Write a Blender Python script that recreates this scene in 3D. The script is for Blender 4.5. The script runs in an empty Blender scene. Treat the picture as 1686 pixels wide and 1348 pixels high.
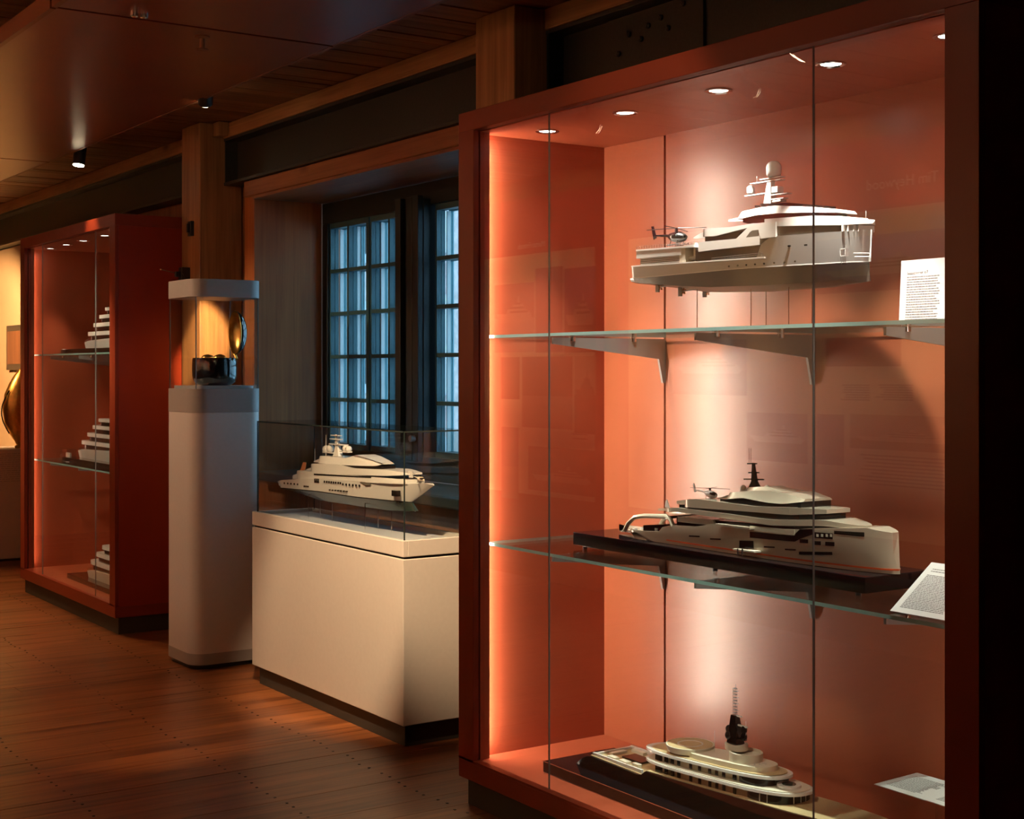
import bpy, math, random
from mathutils import Vector, Matrix
random.seed(7)
S = bpy.context.scene
COL = S.collection
PI = math.pi

# ------------------------------------------------------------------ camera
# world axes: +Y runs along the window wall away from the camera, +X runs into that wall, Z up
F_PX, CXP, HYP, EYE = 2371.0, 843.0, 609.0, 1.5
YAW = math.atan(1603.0 / F_PX)
SN, CS = math.sin(YAW), math.cos(YAW)
cam = bpy.data.objects.new('camera', bpy.data.cameras.new('camera'))
COL.objects.link(cam)
cam.data.sensor_fit = 'HORIZONTAL'
cam.data.sensor_width = 36.0
cam.data.lens = F_PX / 1686.0 * 36.0
cam.data.shift_y = -(674.0 - HYP) / 1686.0
cam.data.clip_start = 0.02
cam.location = (0, 0, EYE)
cam.rotation_euler = (PI / 2, 0, -YAW)
S.camera = cam

# ------------------------------------------------------------------ view, world
S.view_settings.view_transform = 'Standard'
S.view_settings.look = 'None'
S.view_settings.gamma = 1.0
S.view_settings.use_curve_mapping = False
S.view_settings.exposure = 0.0
S.cycles.use_denoising = True
S.cycles.max_bounces = 8
S.cycles.diffuse_bounces = 4
S.cycles.glossy_bounces = 5
S.cycles.transmission_bounces = 6
S.cycles.transparent_max_bounces = 24
S.cycles.sample_clamp_indirect = 4.0
S.cycles.caustics_reflective = False
S.cycles.caustics_refractive = False
world = bpy.data.worlds.new('dusk_sky')
S.world = world
world.use_nodes = True
wn = world.node_tree
_tc = wn.nodes.new('ShaderNodeTexCoord')
_sx = wn.nodes.new('ShaderNodeSeparateXYZ')
_rp = wn.nodes.new('ShaderNodeValToRGB')     # overcast evening sky: the zenith about four times as bright as the horizon
_rp.color_ramp.elements[0].position = 0.0
_rp.color_ramp.elements[0].color = (0.40, 0.68, 1.0, 1)
_rp.color_ramp.elements[1].position = 1.0
_rp.color_ramp.elements[1].color = (0.55, 0.80, 1.0, 1)
wn.links.new(_tc.outputs['Generated'], _sx.inputs[0])
wn.links.new(_sx.outputs['Z'], _rp.inputs['Fac'])
wn.links.new(_rp.outputs['Color'], wn.nodes['Background'].inputs[0])
wn.nodes['Background'].inputs[1].default_value = 4.2


# ------------------------------------------------------------------ materials
def inp(b, names, v):
    for n in names:
        if n in b.inputs:
            b.inputs[n].default_value = v
            return


def mat(name, col, rough=0.5, metal=0.0, spec=0.5, emit=None, estr=0.0, coat=0.0, noise=0.0, nscale=30.0, bump=0.0):
    m = bpy.data.materials.new(name)
    m.use_nodes = True
    nt = m.node_tree
    b = nt.nodes['Principled BSDF']
    b.inputs['Base Color'].default_value = (*col, 1)
    b.inputs['Roughness'].default_value = rough
    b.inputs['Metallic'].default_value = metal
    inp(b, ['Specular IOR Level', 'Specular'], spec)
    inp(b, ['Coat Weight', 'Clearcoat'], coat)
    inp(b, ['Coat Roughness'], 0.08)
    if emit:
        inp(b, ['Emission Color', 'Emission'], (*emit, 1))
        inp(b, ['Emission Strength'], estr)
    if noise or bump:
        geo = nt.nodes.new('ShaderNodeNewGeometry')
        nz = nt.nodes.new('ShaderNodeTexNoise')
        nz.inputs['Scale'].default_value = nscale
        nz.inputs['Detail'].default_value = 4
        nt.links.new(geo.outputs['Position'], nz.inputs['Vector'])
        if noise:
            r = nt.nodes.new('ShaderNodeValToRGB')
            r.color_ramp.elements[0].position = 0.3
            r.color_ramp.elements[1].position = 0.7
            r.color_ramp.elements[0].color = (*[c * (1 - noise) for c in col], 1)
            r.color_ramp.elements[1].color = (*[min(1, c * (1 + noise)) for c in col], 1)
            nt.links.new(nz.outputs['Fac'], r.inputs['Fac'])
            nt.links.new(r.outputs['Color'], b.inputs['Base Color'])
        if bump:
            bp = nt.nodes.new('ShaderNodeBump')
            bp.inputs['Strength'].default_value = bump
            bp.inputs['Distance'].default_value = 0.004
            nt.links.new(nz.outputs['Fac'], bp.inputs['Height'])
            nt.links.new(bp.outputs['Normal'], b.inputs['Normal'])
    return m


def wood(name, axis, dark, light, rough=0.5, grain=40.0, streak=0.03, var=0.25, bump=0.25, knots=True, coat=0.0):
    """procedural timber: grain stretched along one world axis, knots, and a tone of its own for every object"""
    m = bpy.data.materials.new(name)
    m.use_nodes = True
    nt = m.node_tree
    N, L = nt.nodes.new, nt.links.new
    b = nt.nodes['Principled BSDF']
    b.inputs['Roughness'].default_value = rough
    inp(b, ['Coat Weight'], coat)
    inp(b, ['Coat Roughness'], 0.25)
    geo = N('ShaderNodeNewGeometry')
    oi = N('ShaderNodeObjectInfo')
    mp = N('ShaderNodeMapping')
    sc = [grain, grain, grain]
    sc['XYZ'.index(axis)] = grain * streak
    mp.inputs['Scale'].default_value = sc
    off = N('ShaderNodeVectorMath')
    off.operation = 'SCALE'
    off.inputs[0].default_value = (13.1, 7.7, 9.3)
    L(oi.outputs['Random'], off.inputs['Scale'])
    add = N('ShaderNodeVectorMath')
    L(geo.outputs['Position'], add.inputs[0])
    L(off.outputs[0], add.inputs[1])
    L(add.outputs[0], mp.inputs['Vector'])
    n1 = N('ShaderNodeTexNoise')
    n1.inputs['Scale'].default_value = 1.0
    n1.inputs['Detail'].default_value = 6
    n1.inputs['Roughness'].default_value = 0.62
    n1.inputs['Distortion'].default_value = 0.6
    L(mp.outputs[0], n1.inputs['Vector'])
    mp2 = N('ShaderNodeMapping')
    sc2 = [9.0, 9.0, 9.0]
    sc2['XYZ'.index(axis)] = 1.6
    mp2.inputs['Scale'].default_value = sc2
    L(add.outputs[0], mp2.inputs['Vector'])
    n2 = N('ShaderNodeTexNoise')
    n2.inputs['Scale'].default_value = 1.0
    n2.inputs['Detail'].default_value = 3
    L(mp2.outputs[0], n2.inputs['Vector'])
    mix = N('ShaderNodeMath')
    mix.operation = 'MULTIPLY_ADD'
    mix.inputs[1].default_value = 0.55
    L(n1.outputs['Fac'], mix.inputs[0])
    m2 = N('ShaderNodeMath')
    m2.operation = 'MULTIPLY'
    m2.inputs[1].default_value = 0.45
    L(n2.outputs['Fac'], m2.inputs[0])
    L(m2.outputs[0], mix.inputs[2])
    ramp = N('ShaderNodeValToRGB')
    ramp.color_ramp.elements[0].position = 0.36
    ramp.color_ramp.elements[0].color = (*dark, 1)
    ramp.color_ramp.elements[1].position = 0.64
    ramp.color_ramp.elements[1].color = (*light, 1)
    L(mix.outputs[0], ramp.inputs['Fac'])
    hsv = N('ShaderNodeHueSaturation')
    mr = N('ShaderNodeMapRange')
    mr.inputs['To Min'].default_value = 1 - var
    mr.inputs['To Max'].default_value = 1 + var
    L(oi.outputs['Random'], mr.inputs['Value'])
    L(mr.outputs[0], hsv.inputs['Value'])
    L(ramp.outputs['Color'], hsv.inputs['Color'])
    last = hsv.outputs['Color']
    if knots:
        mp3 = N('ShaderNodeMapping')
        sc3 = [4.2, 4.2, 4.2]
        sc3['XYZ'.index(axis)] = 1.5
        mp3.inputs['Scale'].default_value = sc3
        L(add.outputs[0], mp3.inputs['Vector'])
        v = N('ShaderNodeTexVoronoi')
        v.inputs['Scale'].default_value = 1.0
        L(mp3.outputs[0], v.inputs['Vector'])
        r3 = N('ShaderNodeValToRGB')
        r3.color_ramp.elements[0].position = 0.02
        r3.color_ramp.elements[0].color = (0.25, 0.2, 0.18, 1)
        r3.color_ramp.elements[1].position = 0.13
        r3.color_ramp.elements[1].color = (1, 1, 1, 1)
        L(v.outputs['Distance'], r3.inputs['Fac'])
        mx = N('ShaderNodeMix')
        mx.data_type = 'RGBA'
        mx.blend_type = 'MULTIPLY'
        mx.inputs['Factor'].default_value = 1.0
        L(last, mx.inputs['A'])
        L(r3.outputs['Color'], mx.inputs['B'])
        last = mx.outputs['Result']
    L(last, b.inputs['Base Color'])
    bp = N('ShaderNodeBump')
    bp.inputs['Strength'].default_value = bump
    bp.inputs['Distance'].default_value = 0.003
    L(mix.outputs[0], bp.inputs['Height'])
    L(bp.outputs['Normal'], b.inputs['Normal'])
    return m


def glass(name, tint=(0.97, 0.985, 0.98), f0=0.045, rough=0.0):
    """a thin pane: clear, with mirror reflections that grow towards grazing angles (same from both faces)"""
    m = bpy.data.materials.new(name)
    m.use_nodes = True
    nt = m.node_tree
    nt.nodes.remove(nt.nodes['Principled BSDF'])
    N, L = nt.nodes.new, nt.links.new
    geo = N('ShaderNodeNewGeometry')
    dot = N('ShaderNodeVectorMath')
    dot.operation = 'DOT_PRODUCT'
    L(geo.outputs['Normal'], dot.inputs[0])
    L(geo.outputs['Incoming'], dot.inputs[1])
    ab = N('ShaderNodeMath')
    ab.operation = 'ABSOLUTE'
    L(dot.outputs['Value'], ab.inputs[0])
    om = N('ShaderNodeMath')
    om.operation = 'SUBTRACT'
    om.inputs[0].default_value = 1.0
    L(ab.outputs[0], om.inputs[1])
    pw = N('ShaderNodeMath')
    pw.operation = 'POWER'
    pw.inputs[1].default_value = 5.0
    L(om.outputs[0], pw.inputs[0])
    ma = N('ShaderNodeMath')
    ma.operation = 'MULTIPLY_ADD'
    ma.inputs[1].default_value = 1 - f0
    ma.inputs[2].default_value = f0
    ma.use_clamp = True
    L(pw.outputs[0], ma.inputs[0])
    tr = N('ShaderNodeBsdfTransparent')
    tr.inputs[0].default_value = (*tint, 1)
    gl = N('ShaderNodeBsdfGlossy')
    gl.inputs['Roughness'].default_value = rough
    mx = N('ShaderNodeMixShader')
    L(ma.outputs[0], mx.inputs[0])
    L(tr.outputs[0], mx.inputs[1])
    L(gl.outputs[0], mx.inputs[2])
    L(mx.outputs[0], nt.nodes['Material Output'].inputs[0])
    return m


def glow_edge(name, col):
    m = bpy.data.materials.new(name)
    m.use_nodes = True
    nt = m.node_tree
    nt.nodes.remove(nt.nodes['Principled BSDF'])
    N, L = nt.nodes.new, nt.links.new
    t, d, g = N('ShaderNodeBsdfTranslucent'), N('ShaderNodeBsdfDiffuse'), N('ShaderNodeBsdfGlossy')
    t.inputs[0].default_value = (*col, 1)
    d.inputs[0].default_value = (*col, 1)
    g.inputs['Roughness'].default_value = 0.1
    a, b = N('ShaderNodeMixShader'), N('ShaderNodeMixShader')
    a.inputs[0].default_value = 0.4
    b.inputs[0].default_value = 0.12
    L(t.outputs[0], a.inputs[1])
    L(d.outputs[0], a.inputs[2])
    L(a.outputs[0], b.inputs[1])
    L(g.outputs[0], b.inputs[2])
    L(b.outputs[0], nt.nodes['Material Output'].inputs[0])
    return m


def emission(name, col, s):
    m = bpy.data.materials.new(name)
    m.use_nodes = True
    nt = m.node_tree
    nt.nodes.remove(nt.nodes['Principled BSDF'])
    e = nt.nodes.new('ShaderNodeEmission')
    e.inputs[0].default_value = (*col, 1)
    e.inputs[1].default_value = s
    nt.links.new(e.outputs[0], nt.nodes['Material Output'].inputs[0])
    return m


M = {}
M['red'] = mat('red_satin_lacquer', (0.22, 0.031, 0.011), 0.38, spec=0.45, noise=0.03, nscale=5)
M['red_in'] = mat('red_satin_lining', (0.33, 0.062, 0.026), 0.36, spec=0.5, noise=0.03, nscale=5)
M['red_back'] = mat('red_satin_back_board', (0.40, 0.100, 0.042), 0.30, spec=1.0, coat=0.6, noise=0.03, nscale=5)
M['red_back'].node_tree.nodes['Principled BSDF'].inputs['Coat Roughness'].default_value = 0.30
M['red_dark'] = mat('red_lacquer_side', (0.30, 0.036, 0.012), 0.45, spec=0.3)
M['panel'] = mat('red_brown_panel', (0.20, 0.046, 0.018), 0.30, spec=0.45, noise=0.05, nscale=4)
M['panel_edge'] = mat('brown_panel_edge', (0.22, 0.085, 0.035), 0.5)
M['white'] = mat('warm_white_lacquer', (0.62, 0.585, 0.53), 0.42, spec=0.4, noise=0.02, nscale=60)
M['white2'] = mat('white_plinth_paint', (0.66, 0.62, 0.58), 0.38, spec=0.4, noise=0.02, nscale=60)
M['grey_band'] = mat('grey_plinth_band', (0.33, 0.31, 0.29), 0.45, noise=0.02, nscale=60)
M['tray'] = mat('pale_grey_tray', (0.60, 0.62, 0.64), 0.35)
M['kick'] = mat('dark_grey_kickboard', (0.035, 0.034, 0.028), 0.55)
M['steel'] = mat('black_painted_steel', (0.022, 0.024, 0.02), 0.42, spec=0.5, noise=0.25, nscale=90, bump=0.12)
M['bracket'] = mat('grey_metal_bracket', (0.33, 0.33, 0.33), 0.4, metal=0.35)
M['chrome'] = mat('chrome', (0.8, 0.8, 0.8), 0.12, metal=1)
M['slot'] = mat('dark_slot', (0.006, 0.004, 0.004), 0.7)
M['black'] = mat('black_plastic', (0.012, 0.012, 0.013), 0.4)
M['gloss_black'] = mat('gloss_black', (0.006, 0.005, 0.006), 0.08, spec=0.35)
M['dark_win'] = mat('model_dark_glazing', (0.010, 0.008, 0.007), 0.12, spec=0.25)
M['y_white'] = mat('model_white_gloss', (0.78, 0.76, 0.72), 0.22, spec=0.5, coat=0.3)
M['y_grey'] = mat('model_light_grey_gloss', (0.58, 0.565, 0.53), 0.2, spec=0.5, coat=0.4)
M['y_under'] = mat('model_grey_underbody', (0.115, 0.105, 0.085), 0.3, spec=0.5)
M['y_gold'] = mat('model_champagne', (0.64, 0.56, 0.43), 0.2, metal=0.2, spec=0.5, coat=0.4)
M['y_cream'] = mat('model_cream', (0.72, 0.65, 0.52), 0.35, spec=0.4)
M['y_beige'] = mat('model_beige_wall', (0.55, 0.45, 0.31), 0.4)
M['y_teak'] = mat('model_teak_deck', (0.52, 0.38, 0.20), 0.5, noise=0.12, nscale=250)
M['y_orange'] = mat('model_orange_stripe', (0.65, 0.10, 0.02), 0.3)
M['bowl_black'] = mat('polished_black_bowl', (0.008, 0.008, 0.010), 0.05, spec=0.8, coat=1.0)
M['y_green'] = mat('model_dark_green_underbody', (0.02, 0.035, 0.03), 0.2)
M['y_brass'] = mat('model_brass', (0.7, 0.42, 0.14), 0.25, metal=1)
M['flag'] = mat('model_orange_flag', (0.75, 0.30, 0.12), 0.6)
M['glass'] = glass('clear_glass', f0=0.06)
M['glass_v'] = glass('clear_vitrine_glass', (0.96, 0.98, 0.975), 0.05)
M['glass_shelf'] = glass('shelf_glass', (0.90, 0.955, 0.94), 0.05)
M['glass_win'] = glass('window_glass', (0.9, 0.95, 0.95), 0.05)
M['edge'] = glow_edge('green_glass_edge', (0.42, 0.80, 0.76))
M['edge_dark'] = mat('dark_glass_edge', (0.02, 0.03, 0.03), 0.15, spec=0.6)
M['edge_clear'] = mat('polished_glass_edge', (0.25, 0.28, 0.28), 0.1, spec=0.6)
M['acrylic'] = glass('clear_acrylic', (0.88, 0.9, 0.9), 0.09)
M['card'] = mat('white_card', (0.62, 0.605, 0.59), 0.55)
M['ink'] = mat('printed_ink', (0.16, 0.15, 0.15), 0.7)
M['ink_grey'] = mat('grey_printed_ink', (0.42, 0.41, 0.41), 0.7)
M['led'] = emission('led_strip_light', (1.0, 0.84, 0.66), 92.0)
M['led_right'] = emission('weak_led_strip_light', (1.0, 0.84, 0.66), 22.0)
M['led_left'] = emission('dimmer_led_strip_light', (1.0, 0.62, 0.42), 16.0)
M['lamp'] = emission('lamp_lens', (1.0, 0.92, 0.82), 16.0)
M['lamp_warm'] = emission('warm_lamp_lens', (1.0, 0.78, 0.48), 40.0)
M['lamp_mirror'] = mat('lamp_reflector', (0.85, 0.85, 0.85), 0.2, metal=1)
M['gold'] = mat('gold_leaf', (0.78, 0.46, 0.12), 0.32, metal=1, noise=0.15, nscale=40, bump=0.2)
M['wood_x'] = wood('ceiling_board_timber', 'X', (0.15, 0.062, 0.024), (0.36, 0.165, 0.068), 0.5, var=0.22, knots=False)
M['wood_y'] = wood('beam_timber', 'Y', (0.26, 0.125, 0.045), (0.52, 0.28, 0.115), 0.55, var=0.08)
M['wood_y2'] = wood('lintel_timber', 'Y', (0.19, 0.068, 0.024), (0.36, 0.15, 0.055), 0.5, var=0.06)
M['wood_z'] = wood('post_timber', 'Z', (0.24, 0.115, 0.045), (0.50, 0.27, 0.11), 0.55, var=0.05)
M['wood_zd'] = wood('lining_timber', 'Z', (0.13, 0.05, 0.02), (0.26, 0.105, 0.042), 0.55, var=0.06)
M['wood_jamb'] = wood('jamb_timber', 'Z', (0.30, 0.095, 0.026), (0.50, 0.180, 0.052), 0.5, var=0.05)
M['floor'] = wood('floor_board_timber', 'X', (0.105, 0.030, 0.009), (0.33, 0.115, 0.034), 0.36, grain=34, streak=0.035, var=0.12, bump=0.15, coat=0.12)
M['nail'] = mat('dark_nail', (0.012, 0.009, 0.008), 0.6)
M['sash'] = mat('dark_green_window_paint', (0.012, 0.020, 0.022), 0.4, spec=0.4)
M['sash_in'] = mat('teal_inner_sash_paint', (0.05, 0.14, 0.17), 0.4, spec=0.4)
M['sky_line'] = mat('white_sky_line', (0.80, 0.82, 0.82), 0.5)  # white put in for the bright line of sky between the sashes
M['sash_out'] = mat('teal_outer_window_paint', (0.13, 0.34, 0.40), 0.45)
M['plaster'] = mat('warm_beige_wall', (0.62, 0.46, 0.28), 0.8, noise=0.05, nscale=3)
M['brick'] = mat('outside_brick', (0.52, 0.42, 0.40), 0.8, noise=0.25, nscale=9)
M['stone'] = mat('outside_pale_stone', (0.55, 0.58, 0.62), 0.8, noise=0.1, nscale=6)
M['asphalt'] = mat('outside_pavement', (0.10, 0.11, 0.12), 0.8, noise=0.1, nscale=6)
M['board_red'] = mat('red_display_panel', (0.40, 0.05, 0.035), 0.55)
M['sheet'] = mat('cream_display_sheet', (0.80, 0.62, 0.40), 0.6)
M['title'] = mat('pale_title_lettering', (0.9, 0.8, 0.66), 0.6)


# ------------------------------------------------------------------ mesh builder
def world_loc(o):
    v = Vector((0, 0, 0))
    while o is not None:
        v = v + o.location
        o = o.parent
    return v


class MB:
    def __init__(self):
        self.v, self.f, self.mi, self.sm = [], [], [], []

    def add(self, vs, fs, mi=0, smooth=False):
        n = len(self.v)
        self.v += [tuple(p) for p in vs]
        for f in fs:
            self.f.append(tuple(i + n for i in f))
            self.mi.append(mi)
            self.sm.append(smooth)
        return self

    def box(self, x0, x1, y0, y1, z0, z1, mi=0, thin=None):
        """thin: axis index of a pane's thickness - its narrow side faces get material slot 1"""
        vs = [(x0, y0, z0), (x1, y0, z0), (x1, y1, z0), (x0, y1, z0), (x0, y0, z1), (x1, y0, z1), (x1, y1, z1), (x0, y1, z1)]
        fs = [((0, 3, 2, 1), 2), ((4, 5, 6, 7), 2), ((0, 1, 5, 4), 1), ((1, 2, 6, 5), 0), ((2, 3, 7, 6), 1), ((3, 0, 4, 7), 0)]
        n = len(self.v)
        self.v += vs
        for f, ax in fs:
            self.f.append(tuple(i + n for i in f))
            self.mi.append(mi if thin is None or ax == thin else 1)
            self.sm.append(False)
        return self

    def hexa(self, b, t, mi=0):
        vs = list(b) + list(t)
        return self.add(vs, [(3, 2, 1, 0), (4, 5, 6, 7), (0, 1, 5, 4), (1, 2, 6, 5), (2, 3, 7, 6), (3, 0, 4, 7)], mi)

    def prism(self, pts, z0, z1, mi=0, smooth=False):
        n = len(pts)
        vs = [(x, y, z0) for x, y in pts] + [(x, y, z1) for x, y in pts]
        self.add(vs, [tuple(range(n))[::-1], tuple(range(n, 2 * n))], mi)
        k = len(self.v) - 2 * n
        for i in range(n):
            j = (i + 1) % n
            self.f.append((k + i, k + j, k + n + j, k + n + i))
            self.mi.append(mi)
            self.sm.append(smooth)
        return self

    def extrude(self, pts, axis, a0, a1, mi=0):
        """polygon in the two other axes, extruded along one axis"""
        n = len(pts)

        def mk(p, a):
            q = list(p)
            q.insert(axis, a)
            return tuple(q)
        vs = [mk(p, a0) for p in pts] + [mk(p, a1) for p in pts]
        fs = [tuple(range(n))[::-1], tuple(range(n, 2 * n))] + [(i, (i + 1) % n, n + (i + 1) % n, n + i) for i in range(n)]
        return self.add(vs, fs, mi)

    def tube(self, pts, r, n=8, mi=0, r2=None):
        pts = [Vector(p) for p in pts]
        rings = []
        for i, p in enumerate(pts):
            d = (pts[min(i + 1, len(pts) - 1)] - pts[max(i - 1, 0)]).normalized()
            a = Vector((0, 0, 1)) if abs(d.z) < 0.9 else Vector((1, 0, 0))
            u = d.cross(a).normalized()
            w = d.cross(u)
            rr = r if r2 is None else r + (r2 - r) * i / (len(pts) - 1)
            rings.append([p + (u * math.cos(2 * PI * k / n) + w * math.sin(2 * PI * k / n)) * rr for k in range(n)])
        return self.rings(rings, mi, True)

    def rings(self, rings, mi=0, smooth=True, caps=True, closed=True):
        n = len(rings[0])
        base = len(self.v)
        for r in rings:
            self.v += [tuple(p) for p in r]
        for i in range(len(rings) - 1):
            for k in range(n if closed else n - 1):
                j = (k + 1) % n
                self.f.append((base + i * n + k, base + i * n + j, base + (i + 1) * n + j, base + (i + 1) * n + k))
                self.mi.append(mi)
                self.sm.append(smooth)
        if caps:
            for f in (tuple(range(base, base + n))[::-1], tuple(range(base + (len(rings) - 1) * n, base + len(rings) * n))):
                self.f.append(f)
                self.mi.append(mi)
                self.sm.append(False)
        return self

    def lathe(self, c, prof, n=20, axis='Z', mi=0, sx=1.0, caps=True):
        rings = []
        for r, h in prof:
            ring = []
            for k in range(n):
                a = 2 * PI * k / n
                u, w = r * math.cos(a) * sx, r * math.sin(a)
                p = (u, w, h) if axis == 'Z' else ((h, u, w) if axis == 'X' else (u, h, w))
                ring.append((c[0] + p[0], c[1] + p[1], c[2] + p[2]))
            rings.append(ring)
        return self.rings(rings, mi, True, caps)

    def ball(self, c, r, sx=1, sy=1, sz=1, n=14, m=9, mi=0):
        rings = []
        for i in range(m + 1):
            t = PI * (0.001 + 0.998 * i / m)
            rings.append([(c[0] + r * sx * math.sin(t) * math.cos(2 * PI * k / n), c[1] + r * sy * math.sin(t) * math.sin(2 * PI * k / n),
                           c[2] - r * sz * math.cos(t)) for k in range(n)])
        return self.rings(rings, mi, True)

    def build(self, name, m, parent=None, origin=None, bevel=0.0, seg=2):
        me = bpy.data.meshes.new(name)
        o = bpy.data.objects.new(name, me)
        if parent is not None:
            base = world_loc(parent)
            o.parent = parent
        else:
            base = Vector((0, 0, 0))
        if origin is None:
            xs, ys, zs = zip(*self.v)
            origin = Vector(((min(xs) + max(xs)) / 2, (min(ys) + max(ys)) / 2, min(zs)))
        origin = Vector(origin)
        o.location = origin - base
        me.from_pydata([tuple(Vector(p) - origin) for p in self.v], [], self.f)
        ms = m if isinstance(m, (list, tuple)) else [m]
        for x in ms:
            me.materials.append(x)
        me.polygons.foreach_set('material_index', self.mi)
        me.polygons.foreach_set('use_smooth', self.sm)
        me.update()
        COL.objects.link(o)
        if any(self.sm):
            md = o.modifiers.new('edges', 'EDGE_SPLIT')
            md.split_angle = math.radians(40)
        if bevel:
            md = o.modifiers.new('bevel', 'BEVEL')
            md.width = bevel
            md.segments = seg
            md.limit_method = 'ANGLE'
            md.angle_limit = math.radians(50)
        return o


def tag(o, label, cat, group=None):
    o['label'] = label
    o['category'] = cat
    if group:
        o['group'] = group
    return o


def thing(name, loc, label, cat, group=None):
    o = bpy.data.objects.new(name, None)
    o.empty_display_size = 0.1
    o.location = loc
    COL.objects.link(o)
    return tag(o, label, cat, group)


def struct(o):
    o['kind'] = 'structure'
    return o


def stuff(o):
    o['kind'] = 'stuff'
    return o


def B(name, m, parent, x0, x1, y0, y1, z0, z1, bevel=0.0, thin=None):
    return MB().box(x0, x1, y0, y1, z0, z1, 0, thin).build(name, m, parent, bevel=bevel)


def link_copy(o, parent, loc=None, scale=None):
    c = o.copy()
    COL.objects.link(c)
    c.parent = parent
    if loc is not None:
        c.location = loc
    if scale is not None:
        c.scale = scale
    return c


def spot(name, loc, target, watts, angle, col=(1.0, 0.62, 0.30), blend=0.5, size=0.03, parent=None):
    l = bpy.data.lights.new(name, 'SPOT')
    l.energy = watts
    l.color = col
    l.spot_size = math.radians(angle)
    l.spot_blend = blend
    l.shadow_soft_size = size
    o = bpy.data.objects.new(name, l)
    COL.objects.link(o)
    d = Vector(target) - Vector(loc)
    o.rotation_euler = d.to_track_quat('-Z', 'Y').to_euler()
    if parent is not None:
        o.parent = parent
        o.location = Vector(loc) - world_loc(parent)
    else:
        o.location = loc
    return o


def rounded_rect(x0, x1, y0, y1, r, n=8):
    pts = []
    for cx, cy, a0 in ((x1 - r, y1 - r, 0), (x0 + r, y1 - r, 90), (x0 + r, y0 + r, 180), (x1 - r, y0 + r, 270)):
        for i in range(n + 1):
            a = math.radians(a0 + 90 * i / n)
            pts.append((cx + r * math.cos(a), cy + r * math.sin(a)))
    return pts


def text_mesh(name, s, size, m, parent, origin, right, up, extrude=0.0008):
    """lettering standing in a plane: right and up are unit vectors"""
    cu = bpy.data.curves.new(name, 'FONT')
    cu.body = s
    cu.size = size
    cu.extrude = extrude
    cu.resolution_u = 2
    tmp = bpy.data.objects.new(name, cu)
    COL.objects.link(tmp)
    dg = bpy.context.evaluated_depsgraph_get()
    me = bpy.data.meshes.new_from_object(tmp.evaluated_get(dg))
    bpy.data.objects.remove(tmp)
    right, up = Vector(right), Vector(up)
    nrm = right.cross(up)
    R = Matrix((right, up, nrm)).transposed().to_4x4()
    me.transform(R)
    me.materials.clear()
    me.materials.append(m)
    o = bpy.data.objects.new(name, me)
    COL.objects.link(o)
    o.parent = parent
    o.location = Vector(origin) - (world_loc(parent) if parent else Vector((0, 0, 0)))
    return o


# ------------------------------------------------------------------ the room shell
CEIL = 2.896
WALL_X = 3.34          # inner face of the window wall above and below the openings
OPP_X = -0.62          # face of the wall opposite
Y_END, Y_BACK = 13.2, -1.6

fl = struct(B('floor', M['kick'], None, OPP_X - 0.1, 3.75, Y_BACK, Y_END + 0.1, -0.12, -0.025))
plank0 = MB().box(-0.5, 0.5, -0.5, 0.5, -1, 0).build('plank', M['floor'], fl, origin=(0, 0, 0))
fbase = world_loc(fl)
y = Y_BACK + 0.02
first = True
joint = random.Random(3)
nails = MB()
while y < Y_END:
    w = joint.choice((0.13, 0.145, 0.16))
    cuts = [OPP_X] + sorted([joint.uniform(0.3, 2.4)]) + [3.40]
    for a, b_ in zip(cuts[:-1], cuts[1:]):
        p = plank0 if first else link_copy(plank0, fl)
        first = False
        p.location = Vector(((a + b_) / 2, y + w / 2, joint.uniform(-0.0012, 0))) - fbase
        p.scale = (b_ - a - 0.002, w - 0.0018, 0.024)
    for jx in (0.35, 0.95, 1.55, 2.15, 2.6):
        for dy in (0.3, 0.7):
            nx = jx + joint.uniform(-0.012, 0.012)
            ny = y + w * dy
            if ny > 4:
                nails.box(nx - 0.004, nx + 0.004, ny - 0.004, ny + 0.004, -0.003, 0.0006)
    y += w
stuff(nails.build('nail_heads', M['nail'], fl))

cl = struct(B('ceiling', M['wood_x'], None, OPP_X - 0.1, 3.75, Y_BACK, Y_END + 0.1, CEIL + 0.03, CEIL + 0.15))
cbase = world_loc(cl)
cp0 = MB().box(-0.5, 0.5, -0.5, 0.5, 0, 1).build('plank', M['wood_x'], cl, origin=(0, 0, 0))
y, first = Y_BACK + 0.02, True
while y < Y_END:
    w = joint.choice((0.095, 0.105, 0.115))
    p = cp0 if first else link_copy(cp0, cl)
    first = False
    p.location = Vector((1.35, y + w / 2, CEIL + joint.uniform(-0.002, 0.002))) - cbase
    p.scale = (3.9, w - 0.007, 0.035)
    y += w

# window wall: solid piers and the bay with the window between the two posts
WB0, WB1 = 4.98, 7.385      # the opening
REC = 3.69                  # plane of the inner sashes
wr = struct(MB().box(WALL_X, 3.86, Y_BACK, WB0, -0.1, CEIL + 0.1).box(WALL_X, 3.86, WB1, Y_END, -0.1, CEIL + 0.1)
            .box(WALL_X, 3.86, WB0, WB1, 2.445, CEIL + 0.1).box(WALL_X, 3.86, WB0, WB1, -0.1, 0.93)
            .build('wall_right', M['wood_zd'], None))
struct(B('wall_left', M['wood_y2'], None, OPP_X - 0.14, OPP_X - 0.024, Y_BACK, Y_END, -0.1, CEIL + 0.1))
struct(B('wall_back', M['wood_zd'], None, OPP_X - 0.1, WALL_X, Y_BACK - 0.12, Y_BACK, -0.1, CEIL + 0.1))
struct(B('wall_front', M['plaster'], None, OPP_X - 0.1, WALL_X, Y_END, Y_END + 0.12, -0.1, CEIL + 0.1))
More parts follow.
